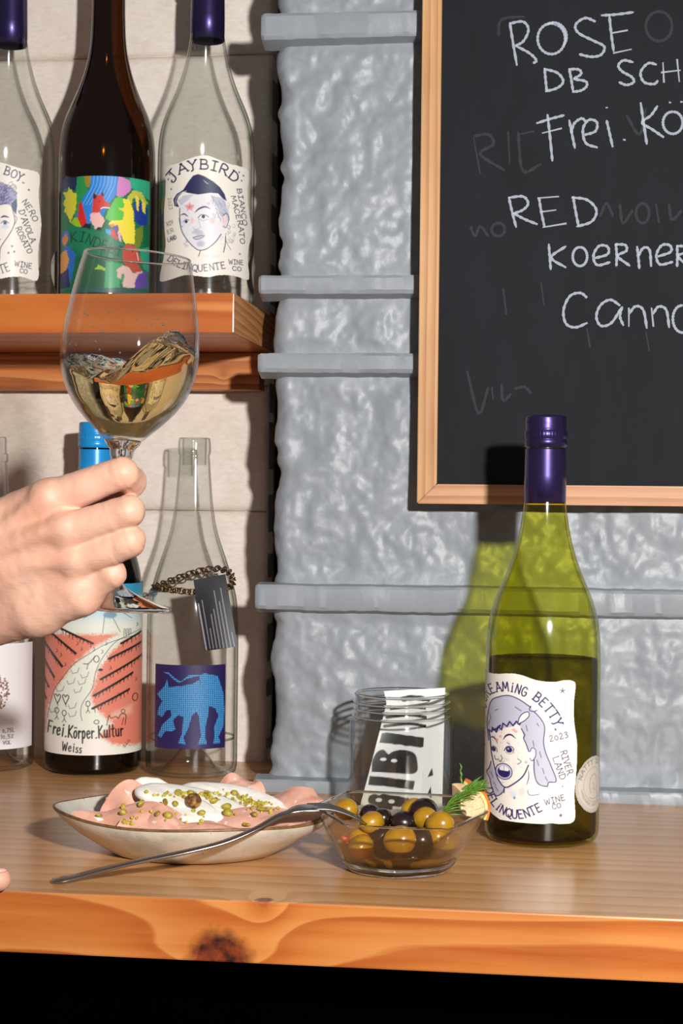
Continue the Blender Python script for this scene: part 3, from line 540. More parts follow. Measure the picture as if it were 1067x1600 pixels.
# --- shelf bottles
ZS = .4052
def on_shelf(px, Y=1.488): q = atY(px, 489, Y); return float(q[0]), Y
x3, y3 = on_shelf(320); s3 = 1.035
PS = [(r*(s3 if h < .2 else 1+.035*max(0, (.24-h)/.04)), h) for r, h in PB]
jb = bottle('wine_bottle', x3, y3, ZS, PS, G_clear, 'empty clear wine bottle with navy capped man on its label, rightmost on the shelf')
capsule(jb, M_caps, .2365, .3035, .0149)
kk = 2700/1.5175
def paint_jay(p):
    N2 = (34, 38, 84)
    for q in range(70): p.ell(rnd.uniform(280, 700), rnd.uniform(560, 1030), rnd.uniform(8, 22), rnd.uniform(8, 20), rnd.choice([(200, 212, 235), (225, 228, 240), (245, 225, 222), (210, 215, 240)]), .5, soft=8)
    p.poly([(255, 560), (255, 690), (275, 830), (330, 930), (395, 1000), (455, 1030), (520, 1015), (620, 930), (690, 850), (720, 700), (715, 500), (600, 450), (400, 440), (300, 500)], (222, 222, 236), .55, soft=6)
    p.poly([(620, 480), (700, 500), (745, 620), (750, 700), (700, 780), (680, 700), (640, 600), (600, 540), (560, 470)], (176, 180, 204), .8, jit=6)
    p.poly([(230, 520), (300, 470), (400, 460), (340, 520), (270, 570)], (180, 184, 206), .7, jit=6)
    for q in range(26): x, y = rnd.uniform(560, 735), rnd.uniform(470, 700); p.line([(x, y), (x+20, y+18), (x+18, y+42)], 5, (90, 94, 140), .6)
    for q in range(12): x, y = rnd.uniform(725, 800), rnd.uniform(740, 910); p.line([(x, y), (x+18, y+12), (x+8, y+36), (x-12, y+24)], 5, (120, 122, 165), .7)
    for q in range(5): x, y = rnd.uniform(285, 340), rnd.uniform(915, 975); p.line([(x, y), (x+14, y+10), (x+4, y+24)], 5, (120, 122, 165), .7)
    p.poly([(200, 570), (190, 500), (225, 450), (290, 415), (345, 330), (390, 275), (440, 260), (500, 280), (590, 330), (660, 385), (705, 450), (728, 520), (690, 500), (640, 450), (560, 448), (440, 468), (340, 450), (290, 432), (240, 480), (225, 530), (250, 590)], N2)
    p.line([(215, 560), (215, 500), (255, 450), (320, 428)], 6, (190, 190, 210)); p.line([(495, 320), (520, 345), (545, 360)], 8, (190, 190, 210), taper=True)
    p.line([(255, 600), (255, 690), (272, 820), (330, 925), (400, 1000), (455, 1030), (530, 1012), (615, 940), (670, 860)], 9, N2); p.line([(245, 700), (262, 770), (285, 790)], 6, N2, .8)
    p.line([(405, 650), (450, 610), (510, 590), (560, 608)], 17, N2, taper=True); p.line([(262, 672), (300, 660), (340, 690)], 13, N2, taper=True)
    p.ell(492, 690, 17, 18, N2); p.line([(440, 700), (470, 672), (515, 675), (545, 695)], 7, N2); p.line([(450, 715), (490, 730), (540, 715)], 4, N2, .7); p.ell(320, 738, 15, 16, N2); p.line([(290, 740), (315, 716), (350, 725)], 6, N2)
    p.line([(440, 690), (460, 790), (470, 800)], 5, (120, 125, 160), .7); p.line([(390, 800), (400, 820), (430, 815), (455, 805)], 5, N2, .6); p.poly([(370, 850), (420, 815), (480, 830), (500, 870), (440, 880)], (150, 160, 190), .6, soft=8)
    p.poly([(392, 905), (430, 885), (500, 880), (470, 905), (420, 922)], (200, 190, 205)); p.line([(388, 902), (430, 888), (500, 880), (470, 908), (420, 922), (388, 902)], 6, N2)
    p.ell(465, 965, 40, 30, (140, 155, 195), .6, soft=12); p.poly([(690, 670), (720, 650), (735, 700), (715, 780), (690, 760)], (232, 205, 210)); p.line([(690, 670), (725, 645), (750, 690), (722, 785), (690, 778)], 7, N2)
    p.line([(715, 850), (722, 930), (770, 1010)], 6, N2, .8); p.line([(715, 880), (712, 960), (695, 1040)], 9, N2); p.line([(462, 1030), (445, 1090)], 8, N2)
    p.ell(355, 590, 38, 30, (226, 120, 110), .6, soft=8)
    for a in range(5): p.line([(355, 592), (355+44*math.sin(a*1.2566), 592-44*math.cos(a*1.2566))], 9, (222, 104, 96), .75)
    p.ell(545, 555, 20, 16, (240, 160, 150), .6, soft=6); p.ell(580, 725, 26, 30, (240, 170, 150), .55, soft=8); p.ell(380, 730, 14, 30, (238, 170, 160), .6, soft=6); p.ell(560, 1085, 90, 16, (220, 205, 228), .6, soft=8)
    p.text('JAYBIRD', [(165, 330), (240, 262), (400, 215), (560, 215), (700, 255), (820, 330)], 96, N2, 15, serif=True)
    p.text('BIANCO', [(830, 375), (865, 550), (895, 745)], 46, N2, 8, serif=True); p.text('MACERATO', [(770, 460), (810, 620), (850, 780), (868, 935)], 48, N2, 8, serif=True)
    p.text('DELINQUENTE', [(120, 1110), (230, 1190), (400, 1240), (560, 1232), (728, 1198)], 66, N2, 9, serif=True); p.text('WINE', [(745, 1155), (905, 1145)], 46, N2, 7, serif=True); p.text('CO', [(780, 1215), (880, 1212)], 40, N2, 8)
    p.text('2023', [(135, 480), (150, 610)], 34, N2, 6, .7); p.text('RIV', [(130, 770), (195, 745)], 40, N2, 7, .7); p.text('ER', [(130, 850), (200, 830)], 40, N2, 7, .7); p.text('LAND', [(135, 930), (225, 905)], 40, N2, 8, .9)
    for x, y in ((150, 240), (138, 290), (855, 210), (898, 235), (880, 290), (860, 1040), (168, 395)): p.ell(x, y, 9, 10, N2, .8)
OUT_J = crom([(105, 180), (125, 155), (220, 145), (330, 110), (430, 80), (530, 72), (640, 105), (760, 140), (900, 150), (945, 165), (955, 250), (940, 400), (958, 600), (990, 780), (955, 950), (945, 1100), (960, 1240), (935, 1290), (800, 1270), (650, 1275), (540, 1300), (430, 1290), (300, 1280), (160, 1315), (60, 1320), (50, 1250), (85, 1100), (110, 950), (98, 780), (95, 600), (110, 400), (105, 180)], 5)
label_mesh('label', .04245, 0, (math.radians(-68), math.radians(72)), (.015, .130), ((321.-245)*6.67, (489-250)*6.67, kk*6.67, .0105), paint_jay, OUT_J, M_print, jb, (230, 280), 'wavy edged white label with a navy capped portrait')
disc_sticker(.04245, jb, math.radians(96), .035, .019, 'NATTY DRINK', 'round silvery seal sticker')
x1, y1 = on_shelf(12.5)
nb_ = bottle('wine_bottle', x1, y1, ZS, PS, G_clear, 'empty clear wine bottle cut by the left edge of the picture, upper shelf')
capsule(nb_, M_caps, .2365, .3035, .0149)
def paint_nero(p):
    N2 = (52, 52, 92)
    for q in range(50): p.ell(rnd.uniform(-420, 140), rnd.uniform(600, 1150), rnd.uniform(10, 24), rnd.uniform(8, 20), rnd.choice([(205, 212, 235), (225, 228, 240), (245, 225, 222)]), .5, soft=8)
    p.poly([(-330, 620), (-320, 480), (-200, 390), (-60, 370), (40, 400), (130, 450), (185, 500), (180, 560), (120, 620), (0, 640), (-150, 600), (-280, 640)], (150, 146, 186), .95, jit=10)
    for q in range(60): x, y = rnd.uniform(-310, 160), rnd.uniform(400, 600); p.line([(x, y), (x+24, y-14), (x+34, y+16), (x+10, y+28)], 8, (72, 66, 120), .7)
    p.poly([(120, 620), (180, 560), (185, 640), (172, 740), (140, 690)], (60, 84, 120)); p.line([(-330, 600), (-320, 900), (-240, 1080), (-120, 1180)], 9, N2)
    p.line([(0, 640), (70, 620), (120, 640), (145, 720), (160, 800), (140, 880), (90, 970), (30, 1060), (5, 1120), (0, 1230)], 9, N2); p.line([(160, 750), (180, 770), (170, 820), (150, 850)], 6, N2)
    for cx in (50, -150): p.line([(cx-38, 775), (cx, 760), (cx+50, 772)], 20, N2, taper=True); p.ell(cx+8, 830, 22, 24, (120, 140, 180)); p.ell(cx+8, 830, 10, 14, N2); p.line([(cx-38, 835), (cx, 806), (cx+48, 830)], 7, N2); p.ell(cx+10, 872, 40, 22, (190, 205, 230), .6, soft=10)
    p.line([(-40, 850), (-60, 930), (-20, 940)], 6, N2); p.line([(-110, 1010), (-50, 1000), (10, 1010)], 9, N2)
    p.text('BULLY BOY.', [(-360, 330), (-180, 290), (0, 300), (120, 335), (270, 400)], 88, N2, 12, serif=True); p.text('NERO', [(230, 590), (300, 690), (360, 800)], 62, N2, 9, serif=True)
    p.text("D'AVOLA", [(200, 690), (240, 810), (290, 930), (330, 1030)], 60, N2, 9, serif=True); p.text('ROSATO', [(165, 880), (220, 1000), (300, 1150)], 60, N2, 9, serif=True)
    p.text('DELINQUENTE', [(-480, 1250), (-300, 1340), (-120, 1385), (0, 1375), (120, 1335)], 88, N2, 10, serif=True); p.text('WINE', [(150, 1285), (345, 1305)], 55, N2, 8, serif=True); p.text('CO', [(205, 1355), (290, 1365)], 46, N2, 8)
    for x, y in ((308, 460), (130, 1078), (92, 1150), (152, 1135)): p.ell(x, y, 12, 12, N2, .8)
OUT_N = crom([(-480, 250), (-300, 235), (-150, 190), (0, 185), (120, 215), (230, 240), (360, 248), (415, 275), (425, 350), (412, 470), (420, 620), (440, 800), (428, 950), (412, 1050), (405, 1200), (412, 1350), (395, 1420), (340, 1425), (230, 1400), (100, 1410), (0, 1430), (-120, 1440), (-300, 1400), (-480, 1430), (-500, 1300), (-460, 1000), (-490, 700), (-470, 400), (-480, 250)], 5)
label_mesh('label', .04245, 0, (math.radians(-68), math.radians(62)), (.015, .130), (12.5*6.955, (489-240)*6.955, kk*6.955, .0105), paint_nero, OUT_N, M_print, nb_, (200, 230), 'wavy edged white label with a dark haired portrait')
disc_sticker(.04245, nb_, math.radians(84), .0375, .0185, 'NATTY DRINK', 'round silvery seal sticker')
x2, y2 = on_shelf(165.5)
kb = bottle('wine_bottle', x2, y2, ZS, [(r, h) for r, h in PS[:-4]]+[(.0163, .231), (.0152, .243), (.0146, .262), (.0142, .30)], G_brown, 'dark brown wine bottle with colourful painted fox label, middle of the upper shelf')
mesh('neck_ring', *lathe([(.0146, .288), (.0156, .2885), (.0156, .296), (.0138, .3), (.0001, .3)], 48), G_brown, kb)
def paint_kin(p):
    D = (22, 34, 96); G1 = (14, 110, 74); G2 = (40, 160, 88); Bl = (38, 128, 214); Yl = (232, 214, 40)
    p.C[:] = lin(G1); w = dict(jit=7, soft=3)
    P = lambda pts, c, a=1: p.poly(pts, c, a, **w)
    P([(60, 60), (280, 60), (260, 200), (150, 160), (60, 330)], (26, 36, 84)); P([(270, 60), (340, 60), (370, 200), (300, 330), (240, 480), (250, 250)], (38, 142, 76)); P([(330, 60), (410, 60), (380, 180), (355, 160)], (150, 130, 40))
    P([(400, 60), (670, 60), (640, 240), (560, 330), (500, 480), (300, 560), (260, 440), (330, 260), (390, 180)], Bl)
    for q in range(7): x = 430+q*34; p.line([(x, 60), (x-12, 150), (x-60, 250), (x-110, 340)], 7, (120, 190, 240), .8)
    P([(660, 60), (770, 90), (780, 180), (700, 260), (640, 250)], (206, 130, 190)); P([(760, 60), (1000, 60), (1000, 260), (860, 200), (780, 160)], (46, 168, 130))
    P([(740, 260), (800, 180), (880, 190), (940, 280), (900, 300), (860, 240), (800, 260), (780, 320)], (190, 190, 70)); P([(800, 300), (860, 280), (940, 330), (940, 480), (900, 530), (820, 480)], (24, 56, 140))
    P([(820, 220), (860, 250), (850, 380), (835, 370)], (228, 214, 80)); P([(880, 250), (925, 300), (915, 390), (890, 370)], (228, 214, 80))
    P([(130, 190), (175, 200), (190, 155), (230, 215), (265, 230), (255, 380), (200, 500), (180, 430), (140, 380), (155, 340), (130, 300), (155, 250)], (214, 206, 50))
    P([(200, 500), (250, 450), (300, 480), (310, 560), (230, 530)], (150, 190, 40)); P([(280, 330), (310, 310), (345, 440), (360, 520), (310, 550), (275, 470)], (206, 40, 38))
    P([(410, 420), (420, 270), (425, 225), (455, 250), (490, 250), (510, 215), (520, 290), (590, 355), (540, 370), (490, 380), (480, 430)], (206, 52, 44)); p.poly([(418, 280), (424, 228), (455, 256), (440, 290)], (50, 26, 40), soft=3); p.poly([(495, 248), (512, 214), (520, 262)], (50, 26, 40), soft=3); p.ell(590, 357, 9, 7, (20, 16, 26)); p.ell(480, 310, 6, 6, (30, 20, 30))
    p.line([(495, 378), (520, 368), (575, 372)], 10, (240, 235, 230)); P([(395, 425), (480, 415), (530, 490), (500, 560), (440, 580), (390, 490)], (232, 184, 178)); P([(300, 560), (350, 520), (400, 530), (395, 580)], (34, 28, 44)); p.ell(475, 572, 22, 16, (40, 30, 40))
    P([(530, 480), (560, 400), (620, 290), (660, 250), (720, 280), (720, 420), (700, 480), (600, 500)], (84, 190, 62)); P([(700, 280), (760, 270), (800, 380), (815, 560), (820, 700), (720, 700), (680, 620), (620, 530), (560, 520), (600, 490), (700, 480), (710, 400), (660, 370), (720, 360)], (236, 218, 62))
    P([(560, 530), (620, 520), (600, 560)], (200, 140, 70)); P([(610, 540), (650, 530), (665, 580), (630, 600)], (110, 70, 170)); P([(590, 570), (620, 580), (660, 690), (630, 700), (590, 640)], (214, 54, 70)); P([(645, 590), (670, 600), (700, 720), (670, 700)], (226, 170, 206)); P([(530, 570), (580, 580), (590, 650), (540, 610)], (60, 160, 220))
    P([(820, 560), (900, 500), (890, 640), (850, 750), (810, 720)], (110, 130, 40)); P([(890, 520), (1000, 460), (1000, 700), (900, 740)], (16, 100, 60))
    P([(180, 520), (400, 580), (540, 610), (700, 700), (720, 860), (640, 900), (480, 860), (340, 800), (200, 740)], (20, 120, 84))
    p.text('KINDELI', [(200, 690), (300, 690), (420, 740), (560, 790), (680, 830)], 92, (8, 66, 52), 12); p.text('ELI', [(480, 850), (640, 870)], 80, (10, 80, 66), 9, .7)
    P([(110, 620), (150, 570), (190, 590), (190, 640), (170, 700), (110, 700)], (44, 110, 190)); P([(120, 640), (165, 600), (180, 650), (150, 720), (125, 690)], (214, 130, 60)); P([(140, 720), (200, 730), (260, 830), (250, 930), (200, 1080), (80, 1100), (90, 960)], (32, 104, 190)); P([(90, 790), (160, 760), (190, 860), (160, 960), (90, 980)], (220, 150, 70)); P([(80, 1000), (180, 940), (200, 1120), (80, 1130)], (24, 30, 90))
    P([(250, 830), (400, 820), (560, 900), (560, 1160), (200, 1160)], (18, 96, 60)); P([(430, 960), (470, 915), (550, 960), (540, 980), (480, 960)], (170, 210, 50)); P([(540, 880), (700, 900), (660, 1160), (520, 1160)], (46, 170, 110)); P([(860, 740), (1000, 680), (1000, 960), (900, 930), (880, 860)], (30, 160, 130))
    P([(700, 760), (740, 705), (820, 720), (860, 800), (895, 870), (840, 860), (850, 900), (890, 950), (820, 980), (740, 920), (700, 880)], (196, 74, 58)); p.ell(795, 770, 7, 7, (30, 20, 30)); p.line([(835, 780), (850, 850)], 8, (236, 220, 214)); p.ell(885, 872, 12, 9, (30, 20, 30))
    P([(640, 960), (700, 910), (760, 930), (800, 980), (890, 950), (870, 1060), (800, 1130), (700, 1120), (690, 1060), (650, 1030)], (236, 196, 194)); P([(690, 990), (715, 1000), (700, 1090), (680, 1050)], (70, 160, 90)); P([(810, 1080), (850, 980), (930, 950), (940, 1090), (820, 1140)], (100, 64, 170)); P([(200, 1150), (960, 1120), (960, 1400), (200, 1400)], (20, 90, 90))
label_mesh('label', .04245, 0, (math.radians(-68), math.radians(60)), (.012, .1122), ((165.5-80)*6.276+3, (489-280)*6.276+6, kk*6.276, .0105), paint_kin, None, M_print, kb, (260, 220), 'square label painted with foxes, plants and a waterfall')
# --- lower bottles
def foot(px, py=1204, Y=1.49): q = atZ(px, py, 0); s = Y/q[1]; q = atY(px, py, Y); return float(q[0]), Y
xf, yf = foot(145)
PF = [(0, .012), (.014, .010), (.028, .003), (.034, .0), (.0395, .0015), (.0418, .005), (.0424, .011), (.0424, .150), (.0420, .163), (.0404, .176), (.0368, .190), (.0308, .205), (.0238, .220), (.0186, .235), (.0163, .248), (.0150, .262), (.0144, .29)]
fk_b = bottle('wine_bottle', xf, yf, 0, PF, G_black, 'dark wine bottle with sky blue screw cap and red vineyard label, behind the hand')
capsule(fk_b, M_blue, .246, .3075, .0150)
k2 = 2700/1.5335
def paint_fkk(p):
    K = (28, 26, 30); R = (226, 122, 98); p.C[:] = lin((228, 232, 218))
    p.poly([(-400, -300), (1200, -300), (1200, 300), (-400, 300)], (170, 208, 222), soft=60); p.poly([(-400, -300), (1200, -300), (1200, 150), (-400, 150)], (52, 152, 192), soft=25)
    p.poly([(-400, 440), (600, 420), (420, 520), (280, 640), (150, 820), (80, 1000), (40, 1400), (-400, 1400)], R, .95, soft=14, jit=12); p.poly([(760, 440), (1200, 300), (1200, 1320), (700, 1260), (560, 1240), (450, 1180), (560, 1090), (420, 960), (400, 880), (450, 700), (540, 560), (640, 470)], R, .95, soft=16, jit=12)
    p.poly([(560, 1000), (700, 960), (700, 1020), (520, 1060)], (236, 190, 170), .7, soft=20); p.poly([(-400, 1180), (440, 1170), (620, 1300), (1200, 1380), (1200, 1500), (-400, 1500)], (238, 232, 224), soft=20)
    for s in ([(760, 440), (640, 455), (500, 500), (400, 560), (280, 640), (200, 740), (130, 850), (90, 1000), (80, 1060)], [(770, 400), (650, 445), (560, 500), (470, 620), (430, 720), (410, 820), (340, 930), (325, 1000), (335, 1060)]): p.line(s, 5, K, .85)
    def row(x0, y0, x1, y1, w=16):
        p.line([(x0, y0), (x1, y1)], w, K, smooth=False)
        n = max(3, int(math.hypot(x1-x0, y1-y0)/28))
        for q in range(n): t_ = (q+.5)/n; x, y = x0+(x1-x0)*t_, y0+(y1-y0)*t_; p.line([(x, y), (x+rnd.uniform(-8, 8), y+rnd.uniform(20, 38))], 6, K, .9); p.ell(x+rnd.uniform(-6, 6), y+6, 8, 8, K, .7)
    for r in ((180, 385, 415, 490), (80, 400, 290, 565), (50, 490, 190, 665), (50, 620, 130, 750), (40, 740, 90, 830), (30, 860, 70, 920), (620, 495, 770, 420), (530, 605, 770, 500), (470, 755, 790, 590), (420, 875, 705, 720), (410, 970, 680, 840), (-120, 500, 20, 620), (800, 700, 900, 640)): row(*r)
    for x, y in ((210, 640), (420, 520), (330, 520), (180, 570), (150, 540), (540, 660), (600, 860), (300, 480), (730, 760), (510, 480), (480, 540), (740, 350)): p.line([(x, y), (x+8, y+14), (x-4, y+24)], 6, K, .8)
    for x, y in ((270, 690), (340, 720), (320, 770), (290, 830), (250, 950), (250, 1010), (160, 830), (110, 990), (240, 770)): p.line([(x-14, y), (x-4, y+26), (x+34, y+14), (x+44, y-20)], 5, K, .75, smooth=False)
    p.line([(500, 290), (485, 415)], 5, K, .8); p.line([(560, 300), (615, 410)], 5, K, .8); p.line([(440, 255), (345, 305)], 5, K, .8); p.line([(640, 270), (700, 310)], 5, K, .8); p.ell(540, 280, 50, 26, (70, 110, 150), .7, soft=6)
    for x in (640, 660, 680): p.line([(x, 440), (x+2, 395), (x+12, 392), (x+12, 430)], 5, K, .8)
    p.line([(345, 640), (380, 640), (410, 610), (430, 590)], 6, K); p.line(circ(440, 605, 20, 24), 6, K); p.line([(380, 640), (370, 680)], 5, K); p.ell(470, 685, 18, 10, K)
    for x, y in ((155, 900), (215, 900)):
        p.line([(x, y+45), (x-22, y-10), (x-10, y-25), (x, y-10), (x+12, y-25), (x+24, y-8), (x, y+45)], 7, K); p.line([(x, y+40), (x+4, y+60)], 5, K)
    for x, y in ((150, 1000), (205, 1015), (378, 940)): p.line(circ(x, y-5, 15, 20), 6, K); p.line([(x, y+15), (x, y+40), (x-14, y+62)], 5, K); p.line([(x, y+40), (x+14, y+62)], 5, K)
    p.line(circ(725, 905, 20, 28), 7, K); p.line(circ(440, 1070, 18, 14), 6, K); p.line([(515, 1095), (530, 1025), (545, 1045), (580, 1035), (600, 1050), (620, 1020), (655, 1030), (650, 1100)], 6, K); p.line([(625, 1100), (640, 1050)], 5, K); p.line(circ(635, 1000, 14, 14), 5, K)
    p.text('Frei.Körper.Kultur'.replace('F', 'F'), [(75, 1165), (300, 1190), (640, 1180)], 88, K, 11); p.text('Weiss', [(185, 1285), (335, 1300)], 62, K, 9)
    p.text('No', [(650, 1275), (690, 1215)], 24, K, 5, .7); p.line([(640, 1275), (690, 1225)], 4, K, .6)
label_mesh('label', .04245, 0, (math.radians(-150), math.radians(150)), (.0185, .1665), ((145-60)*4.85, (1204-900)*4.85, k2*4.85, .0105), paint_fkk, None, M_print, fk_b, (520, 300), 'wrap label drawn with red vineyard rows and a road')
xc_, yc_ = foot(299)
PC = [(0, .026), (.006, .0245), (.013, .017), (.022, .006), (.030, .001), (.0355, .0), (.0390, .002), (.0400, .007), (.0401, .014), (.0402, .125), (.0400, .138), (.0388, .151), (.0364, .163), (.0330, .1755), (.0290, .188), (.0252, .199), (.0215, .210), (.0188, .222), (.0168, .236), (.0155, .250), (.0146, .262), (.0141, .270), (.0137, .2765), (.0133, .279), (.0142, .2800), (.0146, .2830), (.0144, .2900), (.0138, .2940), (.0125, .2945), (.0108, .2935), (.0106, .27)]
clb = bottle('wine_bottle', xc_, yc_, 0, PC, G_clear, 'empty clear wine bottle with chain on its shoulder and blue animal label')
k3 = 2700/1.5219
def paint_leo(p):
    p.C[:] = lin((40, 26, 84)); B1 = (26, 84, 160); X, Y = p.X, p.Y; B2 = (86, 178, 222)
    poly = [[(170, 1010), (185, 960), (200, 1020), (280, 1010), (380, 990), (430, 960), (440, 1000), (430, 920), (350, 925), (290, 975), (240, 945), (200, 910), (150, 905), (200, 925), (235, 960), (280, 985), (340, 950), (420, 930), (470, 910), (570, 935), (610, 1060), (622, 1200), (610, 1330), (575, 1400), (590, 1450), (535, 1450), (545, 1380), (540, 1330), (575, 1240), (550, 1180), (500, 1160), (495, 1240), (475, 1320), (475, 1400), (485, 1450), (420, 1450), (440, 1390), (430, 1250), (410, 1200), (375, 1230), (345, 1330), (310, 1400), (325, 1450), (270, 1445), (300, 1370), (310, 1240), (270, 1230), (230, 1270), (250, 1340), (220, 1355), (170, 1360), (140, 1410), (115, 1400), (150, 1310), (220, 1240), (215, 1190), (180, 1200), (150, 1250), (115, 1240), (120, 1190), (150, 1130), (110, 1080)]]
    for P_ in poly: p.poly(P_, B1, soft=5)
    m = sd_poly(poly[0], X, Y) < 0; g = (np.cos((X+Y)*math.pi/14.5)*np.cos((X-Y)*math.pi/14.5)) > .05
    a = (m & g)*.9; p.C[:] = p.C*(1-a[..., None])+lin(B2)*a[..., None]
    p.line([(70, 880), (75, 1480)], 1, (60, 50, 110))
label_mesh('label', .0401, 0, (math.radians(-52), math.radians(45)), (.0262, .0982), ((299.-220)*5-26, (1204-860)*5, k3*5, .0105), paint_leo, None, M_print, clb, (230, 230), 'square indigo label with a halftone blue animal')
xl, yl = foot(-18)
llb = bottle('wine_bottle', xl, yl, 0, [(r, h) for r, h in PC[:-10]]+[(.0146, .262), (.0141, .268), (.0137, .272), (.0152, .2725), (.0152, .279), (.0138, .2795), (.0135, .294), (.011, .2945)], G_clear, 'empty clear wine bottle with plain white label at left picture edge, behind the wrist')
def paint_ll(p):
    K = (110, 106, 112); p.C[:] = lin((236, 234, 238))
    for q in range(260):
        a, r = rnd.uniform(0, 6.28), rnd.uniform(0, 1)**.5; x, y = -45+84*r*math.cos(a), 1190+88*r*math.sin(a); p.ell(x, y, 4, 4, rnd.choice([(120, 72, 50), (160, 110, 80), (90, 60, 50)]), .9)
    p.text('0,75L', [(8, 1362), (60, 1362)], 16, K, 3.5); p.text('10,5%', [(0, 1388), (56, 1388)], 16, K, 3.5); p.text('VOL', [(10, 1412), (46, 1412)], 14, K, 3.5)
label_mesh('label', .0401, 0, (math.radians(-70), math.radians(68)), (.020, .1125), (-18*2.712, (1204-640)*2.712, k3*2.712, .0105), paint_ll, None, M_print, llb, (180, 220), 'white label with a small brown dotted round print')
# --- chain with tag hung over the clear bottle
M_brass = plain('antique_brass', (112, 84, 52), .35, .3, 300, metal=.9)
ch = tag(empty('chain_necklace', (xc_, yc_, .165)), 'antique brass link chain hung round the shoulder of the clear bottle', 'chain')
lv, lf = [], []
n, m = 16, 6
for i in range(n):
    a = 2*math.pi*i/n
    for j in range(m): b = 2*math.pi*j/m; rr = .0030+.00075*math.cos(b); lv.append((rr*math.cos(a)*1.12, rr*math.sin(a), .00075*math.sin(b)))
lf = [(i*m+j, ((i+1) % n)*m+j, ((i+1) % n)*m+(j+1) % m, i*m+(j+1) % m) for i in range(n) for j in range(m)]
link0 = None; NL = 50
for i in range(NL):
    a = 2*math.pi*i/NL; R = .0345+.002*max(0, math.cos(a+math.pi/2-.3)); z = .0075*math.sin(a)+.0026*math.cos(a)-.0035*math.cos(a*2+1)
    p_ = Vector((R*math.cos(a), R*math.sin(a), z+.002)); 
    if link0 is None: o = link0 = mesh('link', lv, lf, M_brass, ch)
    else: o = link0.copy(); COL.objects.link(o); o.parent = ch
    o.location = p_; o.rotation_euler = Euler((math.pi/2*(i % 2)+.6, .2*math.sin(i*3), a+math.pi/2))
def paint_tag(p):
    p.C[:] = lin((34, 34, 42))
    W = (170, 170, 180)
    def rowt(x0, y0, x1, y1, w): 
        L = math.hypot(x1-x0, y1-y0); q = 0
        while q < L:
            l = rnd.uniform(8, 26); a, b = q/L, min(1, (q+l)/L); p.line([(x0+(x1-x0)*a, y0+(y1-y0)*a), (x0+(x1-x0)*b, y0+(y1-y0)*b)], w, W, .75, smooth=False); q += l+5
    rowt(450, 420, 513, 775, 13)
    for k, (ys) in enumerate((390, 610, 500, 460, 315, 400, 295, 640)):
        x1 = 545+k*27; rowt(x1-63*(765-ys)/355, ys, x1, 765-k*2, 6)
qa = [atY(302, 906, 1.4495), atY(320, 1017, 1.4462), atY(371, 1010, 1.4462), atY(352, 897, 1.4505)]
n1, n2 = 70, 130; u, v_ = np.meshgrid(np.linspace(0, 1, n1), np.linspace(0, 1, n2), indexing='ij')
ca = [np.array(q) for q in ((410, 230), (500, 785), (755, 750), (660, 185))]
bl = lambda Q: ((1-u)*(1-v_))[..., None]*Q[0]+((1-u)*v_)[..., None]*Q[1]+(u*v_)[..., None]*Q[2]+(u*(1-v_))[..., None]*Q[3]
W3, W2 = bl(qa), bl(ca); W3[..., 1] -= .003*np.sin(u*math.pi)*v_; pt = Paint(W2[..., 0], W2[..., 1], (30, 30, 36)); pt.soft = 2; paint_tag(pt)
Vt = np.vstack([W3.reshape(-1, 3), W3.reshape(-1, 3)+np.array([0, .0005, 0])]); g_ = gridf(n1, n2); Ct = np.vstack([pt.C.reshape(-1, 3), np.tile(lin((30, 30, 36)), (n1*n2, 1))])
tg = mesh('tag', Vt, g_+[tuple(i+n1*n2 for i in q[::-1]) for q in g_], printed('tag_print', .5), ch, False, Ct, world=True); tg['label'] = 'black card tag with lines of pale print'
# ---------------------------------------------------------------- implicit surfaces for the hands
def sdf_mesh(fn, lo, hi, h):
    ax = [np.arange(a, b+h, h, dtype=np.float32) for a, b in zip(lo, hi)]; f = fn(*ax); ins = f < 0
    nx, ny, nz = f.shape; acc = np.zeros((nx-1, ny-1, nz-1, 3), np.float32); cnt = np.zeros((nx-1, ny-1, nz-1), np.float32)
    S = lambda dx, dy, dz: (slice(dx, nx-1+dx), slice(dy, ny-1+dy), slice(dz, nz-1+dz))
    cor = [(a, b, c) for a in (0, 1) for b in (0, 1) for c in (0, 1)]
    for a in cor:
        for d in range(3):
            if a[d]: continue
            b = list(a); b[d] = 1; fa, fb = f[S(*a)], f[S(*b)]; m = (fa < 0) != (fb < 0); t = np.where(m, fa/(fa-fb+1e-20), 0)
            for k in range(3): acc[..., k] += np.where(m, a[k]+(t if k == d else 0), 0)
            cnt += m
    act = cnt > 0; idx = -np.ones(act.shape, np.int64); idx[act] = np.arange(act.sum())
    g = np.argwhere(act); V = (g+acc[act]/cnt[act][:, None])*h+np.array(lo); F = []
    for d in range(3):
        e = [1, 1, 1]; sl0 = [slice(1, -1)]*3; sl0[d] = slice(0, -1); sl1 = [slice(1, -1)]*3; sl1[d] = slice(1, None)
        A, B = ins[tuple(sl0)], ins[tuple(sl1)]; u, v = [(1, 2), (2, 0), (0, 1)][d]
        for m, flip in ((A & ~B, False), (~A & B, True)):
            q = np.argwhere(m)
            if not len(q): continue
            base = q.copy()
            for k in range(3):
                if k != d: base[:, k] += 1
            def at(du, dv):
                r = base.copy(); r[:, u] -= 1-du; r[:, v] -= 1-dv; return idx[r[:, 0], r[:, 1], r[:, 2]]
            Q = np.stack([at(0, 0), at(1, 0), at(1, 1), at(0, 1)], 1); F.append(Q[:, ::-1] if flip else Q)
    F = np.vstack(F); return V, F[(F >= 0).all(1)]
def smin(a, b, k):
    h = np.clip(.5+.5*(b-a)/k, 0, 1); return b*(1-h)+a*h-k*h*(1-h)
